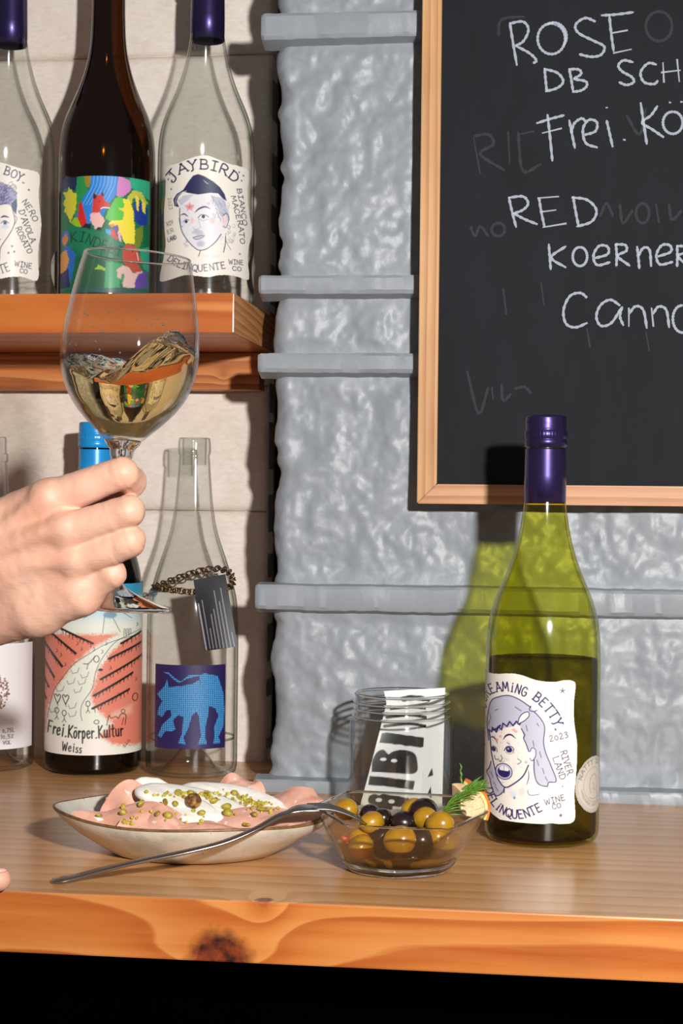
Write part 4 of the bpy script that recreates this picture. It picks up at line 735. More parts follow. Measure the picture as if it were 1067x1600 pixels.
def cone(G, a, b, ra, rb, flat=None):
    X, Y, Z = G; dx, dy, dz = [float(q) for q in (b-a)]; L2 = dx*dx+dy*dy+dz*dz
    px, py, pz = X-float(a[0]), Y-float(a[1]), Z-float(a[2]); t = np.clip((px*dx+py*dy+pz*dz)/L2, 0, 1)
    return np.sqrt((px-t*dx)**2+(py-t*dy)**2+(pz-t*dz)**2)-(ra+(rb-ra)*t)
def ellip(G, c, r):
    k = np.sqrt(((G[0]-float(c[0]))/r[0])**2+((G[1]-float(c[1]))/r[1])**2+((G[2]-float(c[2]))/r[2])**2); return (k-1)*min(r)
def chain(G, pts, k=.003):
    d = None
    for (a, ra), (b, rb) in zip(pts, pts[1:]):
        c = cone(G, a, b, ra, rb); d = c if d is None else smin(d, c, k)
    return d
GY = 1.004   # the glass stands in this plane
J = lambda px, py, Y, r: (atY(px, py, Y), r/1000)
def hand_fn(x, y, z):
    G = (x[:, None, None], y[None, :, None], z[None, None, :])
    fi = chain(G, [J(78, 781, .958, 11.0), J(191, 739, .949, 9.1), J(204, 753, .966, 9.0), J(188, 765, .992, 8.0)], .001)
    fm = chain(G, [J(108, 831, .951, 10.2), J(201, 798, .944, 9.1), J(203, 799, .970, 8.8), J(180, 801, .993, 7.8)], .001)
    fr = chain(G, [J(122, 874, .955, 10.4), J(202, 846, .949, 9.4), J(202, 850, .974, 8.4), J(178, 850, .994, 7.6)], .001)
    fp = chain(G, [J(136, 918, .965, 10.0), J(175, 896, .958, 8.3), J(175, 898, .980, 7.4), J(160, 896, .996, 7.0)], .001)
    F = smin(smin(fi, fm, .0018), smin(fr, fp, .0018), .0018)
    M = chain(G, [J(-60, 866, .988, 21), J(0, 828, .972, 18), J(72, 783, .960, 12.5)], .002)
    for p in ([J(-60, 880, .98, 23), J(20, 858, .966, 17), J(102, 830, .955, 12.5)], [J(-60, 905, .982, 24), J(30, 892, .970, 18), J(116, 878, .960, 12.5)], [J(-60, 930, .99, 24), J(20, 922, .982, 19), J(126, 920, .966, 12.5)]): M = smin(M, chain(G, p, .002), .011)
    M = smin(M, chain(G, [J(-50, 966, .992, 20), J(60, 950, .972, 15.5), J(122, 932, .962, 11.5)], .006), .008)
    M = smin(M, chain(G, [J(-40, 880, 1.008, 22), J(60, 850, 1.000, 16), J(110, 840, .985, 11)], .01), .01)
    T = chain(G, [J(-20, 850, 1.014, 17), J(70, 806, 1.016, 12.5), J(140, 778, 1.012, 10), J(196, 758, 1.006, 8.4)], .006)
    arm = chain(G, [J(-60, 905, .988, 26), J(-140, 935, .994, 25.5), J(-260, 985, 1.002, 29), J(-430, 1060, 1.015, 34)], .01)
    arm = smin(arm, chain(G, [J(-60, 930, .996, 25), J(-200, 985, 1.006, 27)], .01), .012)
    d = smin(smin(M, arm, .02), T, .008)
    # tendons over the back of the hand, knuckle heads
    for p in ([J(-40, 856, .962, 4), J(20, 815, .952, 3.4), J(70, 776, .9475, 4)], [J(-40, 872, .957, 4), J(30, 846, .949, 3.4), J(98, 822, .9425, 4)], [J(-40, 895, .960, 4), J(40, 880, .952, 3.0), J(114, 873, .9475, 4)], [J(-30, 925, .966, 4), J(50, 916, .962, 3.0), J(128, 917, .956, 4)]):
        d = smin(d, chain(G, p, .002), .006)
    for a, r in ((J(72, 770, .9525, 0), 5.0), (J(103, 822, .949, 0), 5.4), (J(117, 872, .954, 0), 5.0), (J(131, 914, .961, 0), 5.0)): d = smin(d, cone(G, a[0], a[0]+np.array([.001, 0, 0]), r/1000, r/1000), .007)
    for a, b, r in ((J(95, 800, .9405, 0), J(60, 822, .946, 0), 5), (J(112, 850, .940, 0), J(70, 868, .948, 0), 4.5), (J(120, 898, .946, 0), J(80, 905, .953, 0), 4)):
        pass
    d = smin(d, F, .0055)
    return d.astype(np.float32)
def skin_mat():
    t = NT('skin'); v = t.coord(); n = t.noise(v, 22, 3); c = t.ramp(n, [(.3, (202, 150, 126)), (.7, (218, 174, 152))])
    r = t.noise(v, 48, 3); c = t.mix(t.node('ShaderNodeMapRange', {0: r, 1: .55, 2: .8, 3: 0., 4: .35}).outputs[0], c, rgba((226, 142, 120)))
    vo = t.node('ShaderNodeTexVoronoi', {'Vector': v, 'Scale': 900.}, feature='DISTANCE_TO_EDGE').outputs['Distance']
    h = t.math('ADD', t.math('MULTIPLY', vo, .6), t.noise(t.scale(v, (60, 200, 260)), 3, 3))
    return t.pr(base=c, rough=.5, sss=.2, sssr=(1., .35, .18), ssss=.006, spec=.36, normal=t.bump(h, .35, .0005))
M_skin = skin_mat()
q0, q1 = atY(-440, 1200, .98), atY(245, 680, .98)
V, F = sdf_mesh(hand_fn, (q0[0]-.01, .915, q0[2]+.02), (q1[0]+.006, 1.06, q1[2]), .00105)
def organic(V, F, amp=.00045):
    n = np.zeros_like(V); fn = np.cross(V[F[:, 2]]-V[F[:, 0]], V[F[:, 3]]-V[F[:, 1]])
    for k in range(4): np.add.at(n, F[:, k], fn)
    n /= np.linalg.norm(n, axis=1)[:, None]+1e-12
    # long fine creases across the finger joints and along the back of the hand
    s = fbm(V[:, 0]*85, V[:, 1]*60, V[:, 2]*85, 3, 21)*amp+.00022*noise((V[:, 0]*.93+V[:, 2]*.36)*520, V[:, 2]*60, 0, 22)*np.clip((V[:, 0]-J(165, 800, .95, 0)[0][0])/.006, 0, 1)
    s = s+.0006*noise((V[:, 2]-V[:, 0]*.35)*95, V[:, 0]*16, 0, 23)*np.clip((J(100, 800, .95, 0)[0][0]-V[:, 0])/.02, 0, 1)
    return V+n*s[:, None]
V = organic(V, F)
person = tag(mesh('person', V, F, M_skin), 'bare hand and forearm reaching in from the left, gripping the stem of a wine glass', 'person')
# finger tip of the other hand resting on the counter at the left edge
def tip_fn(x, y, z):
    G = (x[:, None, None], y[None, :, None], z[None, None, :])
    a = atZ(-1, 1374, .0085); P = lambda dx, dy, dz, r: (a+np.array([dx, dy, dz]), r)
    d = chain(G, [P(0, 0, 0, .0072), P(-.016, -.001, .004, .0080), P(-.040, -.004, .008, .0088), P(-.064, -.008, .004, .0095), P(-.085, -.012, .006, .014)], .004)
    for k, (dy, dx) in enumerate(((.018, -.006), (.036, -.012))): d = smin(d, chain(G, [P(dx-.010, dy, 0, .0070), P(dx-.028, dy, .004, .0080), P(-.055, dy, .009, .0088), P(-.085, dy*.8, .006, .014)], .004), .0015)
    return smin(d, chain(G, [P(-.09, .01, .012, .018), P(-.15, .012, .012, .024), P(-.22, .01, .014, .026)], .01), .012).astype(np.float32)
a_ = atZ(-1, 1374, .0085); V, F = sdf_mesh(tip_fn, (a_[0]-.25, a_[1]-.06, -.012), (a_[0]+.012, a_[1]+.07, .06), .0013)
V[:, 2] = np.maximum(V[:, 2], .0004)
h2 = tag(mesh('hand', V, F, M_skin), 'pink fingertip of a hand resting on the counter at the left picture edge', 'hand')
pn = a_+np.array([.0002, -.001, .0052])
v, f = lathe([(0, .0012), (.0034, .0009), (.0050, 0), (.0045, -.0012), (0, -.002)], 24); v = v*np.array([1.25, .9, 1])
nl = mesh('fingernail', v+pn+np.array([-.0012, -.001, .0012]), f, plain('nail', (236, 168, 156), .25, .03, 40, coat=.4), h2); nl['label'] = 'glossy pink fingernail'
# ---------------------------------------------------------------- wine glass
foot_c = atY(171, 949, GY); tilt = .0725
dpt = float((foot_c-CAM) @ CF); mp = dpt/2700
wg = tag(empty('wine_glass', tuple(foot_c)), 'stemmed wine glass held up and swirled, a little white wine in its bowl', 'wine glass')
wg.rotation_euler = (0, tilt, 0)
T0 = 549*mp
def gp(L): return [(r*mp, T0-t*mp) for t, r in L]
bowl = [(0, 83), (30, 90), (80, 99.5), (120, 106), (150, 108), (175, 106.5), (200, 100), (222, 90), (242, 76), (260, 59), (275, 43), (287, 30)]
def arcprof(P, step=.0012, sm=3):
    P = np.array(P, float); L = np.r_[0, np.cumsum(np.hypot(*np.diff(P, axis=0).T))]; n = max(12, int(L[-1]/step)); q = np.linspace(0, L[-1], n); R_ = np.stack([np.interp(q, L, P[:, 0]), np.interp(q, L, P[:, 1])], 1)
    for _ in range(sm*3): R_[1:-1] = .25*R_[:-2]+.5*R_[1:-1]+.25*R_[2:]
    return [tuple(a) for a in R_]
G_thin = thin_glass('goblet_glass', (.975, .975, .97), (.62, .62, .62), rough=.02, pos=.7)
G_solid = solid_glass('solid_clear_glass')
outer = arcprof(gp(bowl)); inner = [(max(r-.0009, 0), z) for r, z in outer]; inner = [(r, z) for r, z in inner if z > T0-282*mp]+[(0, T0-285*mp)]
mesh('glass_bowl', *lathe(outer, 96), G_thin, wg); ib = mesh('bowl_lining', *lathe(inner, 96), G_thin, wg)
rim = [(83*mp-.0009+.0007*math.cos(a), T0+.0007*math.sin(a)) for a in np.linspace(-.2, math.pi+.2, 7)]
mesh('rim', *lathe([(83*mp-.0005+.0006*math.cos(a), T0+.0006*math.sin(a)) for a in np.linspace(0, 2*math.pi, 9)], 96), G_solid, wg)
stem = [(0, T0-284*mp), (20*mp, T0-285*mp), (31*mp, T0-286*mp), (25*mp, T0-296*mp), (18*mp, T0-302*mp), (19*mp, T0-307*mp), (18*mp, T0-312*mp), (13*mp, T0-322*mp), (10*mp, T0-340*mp), (9.5*mp, T0-420*mp), (10*mp, T0-490*mp), (12*mp, T0-500*mp), (17*mp, T0-510*mp), (27*mp, T0-519*mp), (45*mp, T0-528*mp), (68*mp, T0-536*mp), (90*mp, T0-543*mp), (96*mp, T0-546*mp), (95*mp, T0-549*mp), (88*mp, T0-548.5*mp), (60*mp, T0-540*mp), (34*mp, T0-530*mp), (12*mp, T0-522*mp), (0, T0-520*mp)]
mesh('stem_and_foot', *lathe(arcprof(stem, .0011, 1), 72), G_solid, wg)
# wine: closed body following the lining, swirled surface
def top_h(X, Y):  # X to the right, Y away, in picture pixels; returns t down from the rim
    hump = 46*np.exp(-((X-52)/34)**2)*(1+.25*Y/100); base = 168+12*np.sin((X+60)/38)-8*(X/100)
    return base-hump+16*(-Y/100)*np.clip(1-X/120, .3, 1.4)+5*noise(X/22, Y/26, 0, 5)+1.5*noise(X/10, Y/11, 0, 6)+10*np.exp(-((X+15)/16)**2-((Y+50)/40)**2)*np.sin(Y/9)
ro = np.array([r for r, z in outer]); zo = np.array([z for r, z in outer])
seg, rings = 120, 46; V = []; F = []
for i in range(rings):   # top surface
    for k in range(seg):
        a = 2*math.pi*k/seg; rr = 104*(i/(rings-1))**.9; t_ = float(top_h(rr*math.cos(a), rr*math.sin(a)))
        R_lim = np.interp(-(T0-t_*mp), -zo, ro)-.0014; r = R_lim*(i/(rings-1))**.9; V.append((r*math.cos(a), r*math.sin(a), T0-t_*mp))
for j in range(1, 36):
    for k in range(seg):
        z_top = V[(rings-1)*seg+k][2]; a = 2*math.pi*k/seg; z_ = z_top+(T0-281*mp-z_top)*(j/35); r = max(np.interp(-z_, -zo, ro)-.0014, .0005)
        r *= 1 if j < 35 else .9
        V.append((r*math.cos(a)*(1+.004*math.sin(j*.9+a*5)), r*math.sin(a), z_))
tot = rings+35
for i in range(tot-1):
    if i == 0: pass
    for k in range(seg): kk_ = (k+1) % seg; F.append((i*seg+k, i*seg+kk_, (i+1)*seg+kk_, (i+1)*seg+k))
F.append(tuple((tot-1)*seg+k for k in range(seg)))
V = np.array(V); V[:seg] = V[:seg].mean(0)
F = [f_[::-1] for f_ in F]
M_wine = solid_glass('white_wine', (1, 1, 1), 1.33, 0, (.995, .77, .22), 22)
wn = mesh('wine', V, F, M_wine, wg); wn['label'] = 'golden white wine thrown into a wave by swirling'
# droplets of wine clinging inside
dr = []
for q in range(26):
    a, t_ = rnd.uniform(math.pi*1.1, math.pi*1.9), rnd.uniform(95, 160); r = np.interp(-(T0-t_*mp), -zo, ro)-.0012; s_ = rnd.uniform(.0003, .0008)
    v, f = lathe([(0, s_), (s_*.8, s_*.6), (s_, 0), (s_*.8, -s_*.8), (0, -s_*1.3)], 8); dr.append((v+np.array([r*math.cos(a), r*math.sin(a), T0-t_*mp]), f))
tag(mesh('wine_droplets', *join(dr), G_solid, wg), kind='stuff')
# ---------------------------------------------------------------- jar with folded papers
jc = atY(628, 1100, 1.338)[0]; JX, JY = float(jc), 1.338
jar = tag(empty('glass_jar', (JX, JY, 0)), 'clear straight glass jar holding folded printed papers, behind the olive bowl', 'jar')
G_jar = thin_glass('jar_glass', (.955, .965, .96), (.42, .46, .46), rough=.08, pos=.62, wav=.1, spec=.06, refl=1.25)
JH = .0925
jo = [(0, .0012), (.030, .0005), (.0345, 0), (.0385, .002), (.0405, .006), (.0408, .012), (.0408, .066), (.0402, .0712), (.0385, .0745), (.0366, .0762), (.0360, .0775), (.0362, .079), (.0376, .0796), (.0376, .0806), (.0362, .0814), (.0362, .0835), (.0376, .0842), (.0376, .0852), (.0362, .086), (.0362, .089), (.0368, .0905), (.0366, .0922), (.0356, JH), (.0346, .0918), (.0344, .089), (.0344, .076), (.0358, .0735), (.0384, .069), (.0388, .064), (.0388, .014), (.0378, .0085), (.034, .0066), (0, .0062)]
mesh('glass_body', *lathe(jo, 96), G_jar, jar)
for zz, rr, tk in ((JH-.0012, .0357, .0012), (.0853, .0373, .0009), (.0801, .0373, .0009), (.0745, .0383, .0008)):
    mesh('thread_ring', *lathe([(rr+tk*math.cos(a), zz+tk*math.sin(a)+.0) for a in np.linspace(0, 2*math.pi, 11)], 96), G_solid, jar)
mesh('thick_base', *lathe([(0, .0014), (.030, .0012), (.0375, .0028), (.0396, .0068), (.0380, .0075), (.033, .0058), (0, .0056)], 72), G_solid, jar)
def paper(name, corners_px, Y0, Y1, art, n=(90, 150), label=None, bow=.003):
    u, v = np.meshgrid(np.linspace(0, 1, n[0]), np.linspace(0, 1, n[1]), indexing='ij'); C4 = [np.array(q, float) for q in corners_px]
    bl = lambda Q: ((1-u)*(1-v))[..., None]*Q[0]+(u*(1-v))[..., None]*Q[1]+(u*v)[..., None]*Q[2]+((1-u)*v)[..., None]*Q[3]
    Q3 = [atY(*C4[0], Y1), atY(*C4[1], Y1), atY(*C4[2], Y0), atY(*C4[3], Y0)]; W = bl(Q3); P2 = bl(C4)
    W[..., 1] += bow*np.sin(v*math.pi*1.3+u)+.0012*np.sin(u*5); p = Paint(P2[..., 0], P2[..., 1], (236, 236, 234)); p.soft = .5; art(p)
    Vt = np.vstack([W.reshape(-1, 3), W.reshape(-1, 3)+np.array([0, .0004, 0])]); g = gridf(*n); m_ = n[0]*n[1]; Ct = np.vstack([p.C.reshape(-1, 3), np.tile(lin((228, 228, 226)), (m_, 1))])
    o = mesh(name, Vt, [q[::-1] for q in g]+[tuple(i+m_ for i in q) for q in g], M_print, None, True, Ct); return o
BK = (22, 22, 26)
def art1(p):
    p.poly([(596, 1147), (603, 1146), (662, 1153), (661, 1168), (656, 1169), (592, 1162)], BK, jit=.6); p.line([(600, 1136), (640, 1132), (666, 1136)], 5, BK); p.line([(604, 1122), (640, 1118), (668, 1122)], 5, BK); p.line([(610, 1109), (640, 1106), (664, 1108)], 3, BK)
    p.poly([(580, 1207), (581, 1190), (588, 1177), (598, 1173), (606, 1180), (613, 1176), (628, 1173), (646, 1177), (652, 1190), (649, 1208), (615, 1209)], BK, smooth=True); p.ell(598, 1188, 5, 2.6, (236, 236, 234)); p.ell(615, 1190, 5, 2.6, (236, 236, 234))
    p.poly([(577, 1213), (648, 1220), (646, 1233), (575, 1227)], BK, jit=.6); p.poly([(576, 1243), (600, 1240), (640, 1246), (640, 1258), (600, 1262), (576, 1256)], BK, jit=1.5); p.ell(592, 1250, 5, 3, (236, 236, 234)); p.ell(612, 1252, 5, 3, (236, 236, 234))
p1 = tag(paper('paper_slip', [(604, 1098), (668, 1096), (656, 1276), (560, 1270)], 1.318, 1.340, art1), 'white slip printed with thick black letters, standing at the front inside the jar', 'paper', 'papers in the jar')
def art2(p):
    p.poly([(622, 1090), (640, 1086), (660, 1087), (674, 1093), (670, 1097), (650, 1094), (630, 1097)], BK); p.poly([(668, 1215), (675, 1200), (677, 1212)], BK); p.poly([(667, 1243), (673, 1229), (674, 1248)], BK); p.line([(655, 1200), (660, 1210)], 3, (210, 210, 210))
p2 = tag(paper('paper_slip', [(600, 1080), (696, 1074), (690, 1276), (640, 1276)], 1.336, 1.352, art2, bow=-.002), 'taller white slip leaning behind the front slip, sticking out of the jar', 'paper', 'papers in the jar')
# ---------------------------------------------------------------- olive bowl
bc_ = atZ(622, 1357, 0); OB = np.array([bc_[0], bc_[1], 0]); RZ = .0405
rimpx = [(488, 1259), (541, 1291), (706, 1297), (766, 1266), (714, 1243), (543, 1235)]
hexp = np.array([atZ(a, b, RZ)[:2] for a, b in rimpx]); hc = hexp.mean(0)
def hexr(a, c, P):
    d = np.array([math.cos(a), math.sin(a)]); best = .05
    for i in range(len(P)):
        p, q = P[i]-c, P[(i+1) % len(P)]-c; M_ = np.array([d, p-q]).T
        if abs(np.linalg.det(M_)) < 1e-12: continue
        s, t_ = np.linalg.solve(M_, p)
        if s > 0 and -1e-6 <= t_ <= 1+1e-6: best = s
    return best
ang = np.linspace(0, 2*math.pi, 145)[:-1]; hr = np.array([hexr(a, hc, hexp) for a in ang])
hr = (np.roll(hr, 1)+np.roll(hr, -1)+hr)/3
def bowl_ring(z, inset=0., extra=0.):
    s = min(1, max(0, z/RZ)); cx = OB[:2]*(1-s)+hc*s; k = s**.8; rr = .0335*(1-s)+hr*(s) ; rr = rr*(k)+(.0335+(hr.mean()-.0335)*s)*(1-k) - inset
    return [(cx[0]+r*math.cos(a), cx[1]+r*math.sin(a), z+extra*(r-hr.mean())) for r, a in zip(rr, ang)]
def loft(rings, capb=True, capt=False):
    V = np.vstack(rings); n = len(rings[0]); F = [(i*n+k, i*n+(k+1) % n, (i+1)*n+(k+1) % n, (i+1)*n+k) for i in range(len(rings)-1) for k in range(n)]
    if capb: F.append(tuple(range(n))[::-1])
    if capt: F.append(tuple((len(rings)-1)*n+k for k in range(n)))
    return V, F
ob = tag(empty('glass_bowl', (OB[0], OB[1], 0)), 'small six sided flared glass bowl of mixed olives in oil', 'bowl')
G_bowl = thin_glass('bowl_glass', (.95, .94, .92), (.55, .55, .53), rough=.04, pos=.7, wav=.1)
zz_ = np.linspace(.0072, RZ, 12)
mesh('outer_wall', *loft([bowl_ring(z) for z in zz_], False), G_bowl, ob, world=True)
G_brefr = thin_glass('refracted_amber_glass', (.95, .89, .78), (.55, .45, .30), rough=.07, pos=.65, wav=.1)  # amber tint paints in the counter's colour as refracted by the bowl
mesh('inner_wall', *loft([bowl_ring(z, .0026) for z in zz_+.0004], False), G_brefr, ob, world=True)
mesh('rim', *loft([bowl_ring(RZ-.0006, -.0002), bowl_ring(RZ+.0004, .0002), bowl_ring(RZ+.0007, .0013), bowl_ring(RZ+.0004, .0024), bowl_ring(RZ-.0006, .0027), bowl_ring(RZ-.0010, .0013), bowl_ring(RZ-.0006, -.0002)], False), G_solid, ob, world=True)
mesh('base', *loft([bowl_ring(.0002, .002), bowl_ring(.0004, .0008), bowl_ring(.0015, 0), bowl_ring(.0055, -.0002), bowl_ring(.0072, .0002), bowl_ring(.0073, .004)], True, True), G_solid, ob, world=True)
M_oil = thin_glass('olive_oil', (.60, .40, .09), (.55, .32, .04), rough=.02, spec=.04, pos=.5)
mesh('oil', *loft([bowl_ring(z, .0030) for z in (.0080, .011, .0145, .0172)], True, True), M_oil, ob, world=True)
def olive_mat(name, c, c2, rough):
    t = NT(name); v = t.coord(); n = t.noise(v, 60, 4); c_ = t.ramp(n, [(.35, c), (.7, c2)]); return t.pr(base=c_, rough=rough, coat=.6, coatr=.08, normal=t.bump(t.noise(v, 300, 2), .1, .0004))
M_og = olive_mat('green_olive_skin', (150, 108, 14), (182, 138, 28), .3); M_ok = olive_mat('black_olive_skin', (20, 11, 14), (38, 21, 22), .25)
OV = lathe([(.0088*math.sin(a)*(1-.04*math.cos(a)), -.0088*1.16*math.cos(a)) for a in np.linspace(0, math.pi, 19)], 28)
og = mesh('olive', *OV, M_og); ok = mesh('olive', *OV, M_ok); hole = lathe([(.0019, -.0004), (.0017, .0003), (.0008, -.0002), (0, -.0006)], 14)
M_scar = plain('stalk_scar', (96, 64, 24), .6)
OL = [(208+0, 290, 'g', .000, 17, 'ochre green olive lying highest against the left side of the bowl'), (335, 312, 'k', .006, 14, 'black olive at the back left, right of the highest green one'), (348, 362, 'g', -.010, 17, 'green olive low in front of the back left black one'), (398, 340, 'k', -.002, 15, 'black olive wedged between the paper reflection and the front green olive'),
      (520, 366, 'k', -.004, 19, 'wide black olive in the middle of the heap'), (572, 290, 'g', .010, 17, 'green olive standing at the back right of the heap'), (624, 300, 'k', .004, 20, 'large black olive standing before the back right green one'), (632, 338, 'g', -.004, 17, 'green olive in the heap touching the rosemary leaves'), (712, 372, 'g', -.014, 20, 'green olive at the front right under the rosemary sprig'),
      (498, 458, 'g', -.026, 22, 'large green olive pressed to the front glass, centre of the bowl'), (604, 462, 'k', -.020, 20, 'black olive behind the front glass, right of the large green one'), (690, 440, 'g', -.016, 18, 'green olive deep in the bowl on the right side'), (750, 450, 'g', -.012, 19, 'rightmost green olive behind the sloping glass'),
      (290, 548, 'g', -.016, 19, 'green olive sunk in oil at the lower left'), (420, 556, 'k', -.012, 19, 'black olive sunk in oil at the bottom left of centre'), (566, 560, 'k', -.016, 20, 'black olive sunk in oil at the bottom right of centre'), (400, 440, 'k', -.010, 19, 'black olive in shade left of the large green one'), (290, 450, 'g', -.006, 18, 'green olive in shade behind the left glass wall'), (690, 540, 'k', -.006, 18, 'black olive sunk in oil at the lower right')]
used_g = used_k = False
for i, (cx, cy, kind, dy, rp, lb) in enumerate(OL):
    px, py = 480+cx/3.442, 1180+cy/3.442; Y = OB[1]+dy; p_ = atY(px, py, Y)
    src = og if kind == 'g' else ok
    if (kind == 'g' and used_g) or (kind == 'k' and used_k): o = src.copy(); COL.objects.link(o)
    else: o = src
    if kind == 'g': used_g = True
    else: used_k = True
    s_ = rp/20.5; o.scale = (s_, s_, s_); o.location = (p_[0], p_[1], max(float(p_[2]), .0082+.0088*s_)); o.rotation_euler = (rnd.uniform(1.2, 1.9), rnd.uniform(-.4, .4), rnd.uniform(.6, 2.4)); tag(o, lb, 'olive', 'olives in the glass bowl')
q = atY(538.5, 1311, OB[1]-.022)
chili = mesh('chili_flake', *lathe([(0, .0006), (.0026, .0004), (.003, 0), (.0024, -.0005), (0, -.0006)], 9, lambda a, z: 1+.25*math.sin(a*3)), plain('chili', (170, 40, 20), .4)); chili.location = q; chili.rotation_euler = (1.4, .3, .2)
tag(chili, 'tiny red chilli flake stuck inside the left glass wall of the olive bowl', 'chilli flake')
# citrus wedge and rosemary
qc = atY(739, 1270, OB[1]-.004)
ow = tag(empty('orange_wedge', tuple(qc)), 'wedge of orange with peel tucked into the right end of the bowl', 'orange wedge')
M_rind = plain('orange_rind', (236, 124, 30), .4, .1, 300, .2); M_pith = plain('pith', (246, 226, 150), .6, .08, 120, .2)
def citrus_flesh():
    t = NT('citrus_flesh'); v = t.coord(); n = t.noise(t.scale(v, (60, 60, 200)), 6, 3); return t.pr(base=t.ramp(n, [(.35, (250, 196, 120)), (.5, (252, 226, 196)), (.65, (244, 168, 90))]), rough=.25, sss=.3, ssss=.004, sssr=(1, .5, .2), coat=.4)
M_fl = citrus_flesh()
def arcslab(r0, r1, a0, a1, th, n=20):
    V = []
    for i in range(n+1):
        a = a0+(a1-a0)*i/n
        for r, y in ((r0, -th/2), (r1, -th/2), (r1, th/2), (r0, th/2)): V.append((r*math.cos(a), y, r*math.sin(a)))
    F = [(i*4+j, i*4+(j+1) % 4, i*4+4+(j+1) % 4, i*4+4+j) for i in range(n) for j in range(4)]+[(0, 1, 2, 3)[::-1], tuple(n*4+j for j in range(4))]
    return np.array(V), F
a0, a1 = -.35, 1.15
def place(vf): v, f = vf; R_ = Euler((.25, -.1, .55)).to_matrix(); v = np.array([R_ @ Vector(q) for q in v]); return v+np.array([-.0105, 0, .0005]), f
mesh('peel', *place(arcslab(.0196, .0214, a0, a1, .012)), M_rind, ow, False); mesh('pith', *place(arcslab(.0176, .0196, a0, a1, .012)), M_pith, ow, False)
for k in range(4): b0 = a0+.04+k*.5; mesh('segment', *place(arcslab(.004, .0174, b0, b0+.46, .0115, 8)), M_fl, ow, False)
rs = tag(empty('rosemary_sprig', tuple(atY(690, 1276, OB[1]-.008))), 'green rosemary sprig lying over the right side of the olives', 'rosemary')
M_ros = plain('rosemary_green', (78, 112, 38), .45, .35, 400, coat=.2); M_rst = plain('rosemary_stem', (84, 74, 40), .7)
o0 = atY(684, 1279, OB[1]-.010); o1 = atY(752, 1231, OB[1]-.012); st = np.array([o0+(o1-o0)*t_+np.array([0, 0, .003*math.sin(t_*3.1)]) for t_ in np.linspace(0, 1, 12)])
mesh('stem', *tube(st, .0008, 8), M_rst, rs, world=True)
s0 = atY(722, 1262, OB[1]+.004); s1 = atY(719.5, 1200, OB[1]+.002); mesh('stem', *tube([s0, s0*.5+s1*.5+np.array([.0008, 0, 0]), s1], [.0006, .0005, .0003], 7), M_rst, rs, world=True)
nv, nf = tube([(0, 0, 0), (.002, 0, .0003), (.006, 0, .001), (.010, 0, .0009), (.0125, 0, .0002)], [.0004, .0009, .0010, .0008, .0002], 6, flat=[.5]*5)
nd = None
def needle(p_, d, s_):
    global nd
    if nd is None: nd = o = mesh('needle', nv, nf, M_ros, rs)
    else: o = nd.copy(); COL.objects.link(o); o.parent = rs
    o.location = Vector(p_)-rs.location; o.rotation_euler = Vector(d).to_track_quat('X', 'Z').to_euler(); o.scale = (s_, 1.1, 1.1)
D = (o1-o0)/np.linalg.norm(o1-o0)
for i in range(64):
    t_ = (i/64)**.9; p_ = st[0]+(o1-o0)*t_*.92+np.array([0, 0, .003*math.sin(t_*3.1)]); a = i*2.4; side_ = np.array([0, math.cos(a), math.sin(a)])*(.55-.2*t_); needle(p_, D+side_, rnd.uniform(.75, 1.35)*(1 if t_ < .8 else .8))
for i in range(6):
    t_ = .45+i*.09; p_ = s0+(s1-s0)*t_; needle(p_, np.array([.25*(-1)**i, 0, 1]), .5)
# ---------------------------------------------------------------- plate with mortadella, cheese and pistachio
pc = atZ(293, 1338, 0); PX, PY = float(pc[0]), 1.154; PA, PBb, PZ = .0975, .0745, .0303
pl = tag(empty('plate', (PX, PY, 0)), 'shallow handmade speckled grey white stoneware plate with thin brown rim', 'plate')
def plate_mat():
    t = NT('stoneware'); v = t.coord(); n = t.noise(v, 30, 5, .7); c = t.ramp(n, [(.3, (176, 168, 154)), (.5, (206, 200, 186)), (.7, (222, 216, 204))])
    sp = t.node('ShaderNodeMapRange', {0: t.noise(v, 500, 2), 1: .68, 2: .74}).outputs[0]; return t.pr(base=t.mix(sp, c, rgba((120, 104, 84))), rough=.35, coat=.4, coatr=.15, normal=t.bump(n, .12, .002))
M_pl = plate_mat()
def ovl(prof, seg=128, wob=1.):
    V = []; F = []
    for r, z in prof:
        for k in range(seg):
            a = 2*math.pi*k/seg; w_ = 1+wob*(.012*math.sin(a*3+.5)+.008*math.sin(a*5+2)); V.append((PA*r*w_*math.cos(a), PBb*r*w_*math.sin(a), z*(1+.05*math.sin(a*2+.6)*r)+.0012*math.sin(a*4)*(r > .9)))
    n = seg
    F = [(i*n+k, i*n+(k+1) % n, (i+1)*n+(k+1) % n, (i+1)*n+k) for i in range(len(prof)-1) for k in range(n)]
    return V, F
pp = [(.001, .0008), (.5, .0006), (.56, .0012), (.68, .0075), (.82, .0155), (.93, .0225), (.985, .0282)]; pin = [(.975, .0302), (.93, .0262), (.82, .0196), (.68, .0122), (.55, .0072), (.4, .0052), (.001, .0046)]
mesh('dish', *ovl(pp+[(.988, .0292)]), M_pl, pl); mesh('dish_inside', *ovl(pin), M_pl, pl)
mesh('rim', *ovl([(.986, .0286), (.991, .0293), (.990, .0301), (.984, .0306), (.976, .0305), (.972, .0300)]), plain('brown_rim_glaze', (112, 82, 52), .4, .2, 200), pl)
FOOD = lambda cx, cy, Y: atY(120+cx/2.808, 1210+cy/2.808, Y)
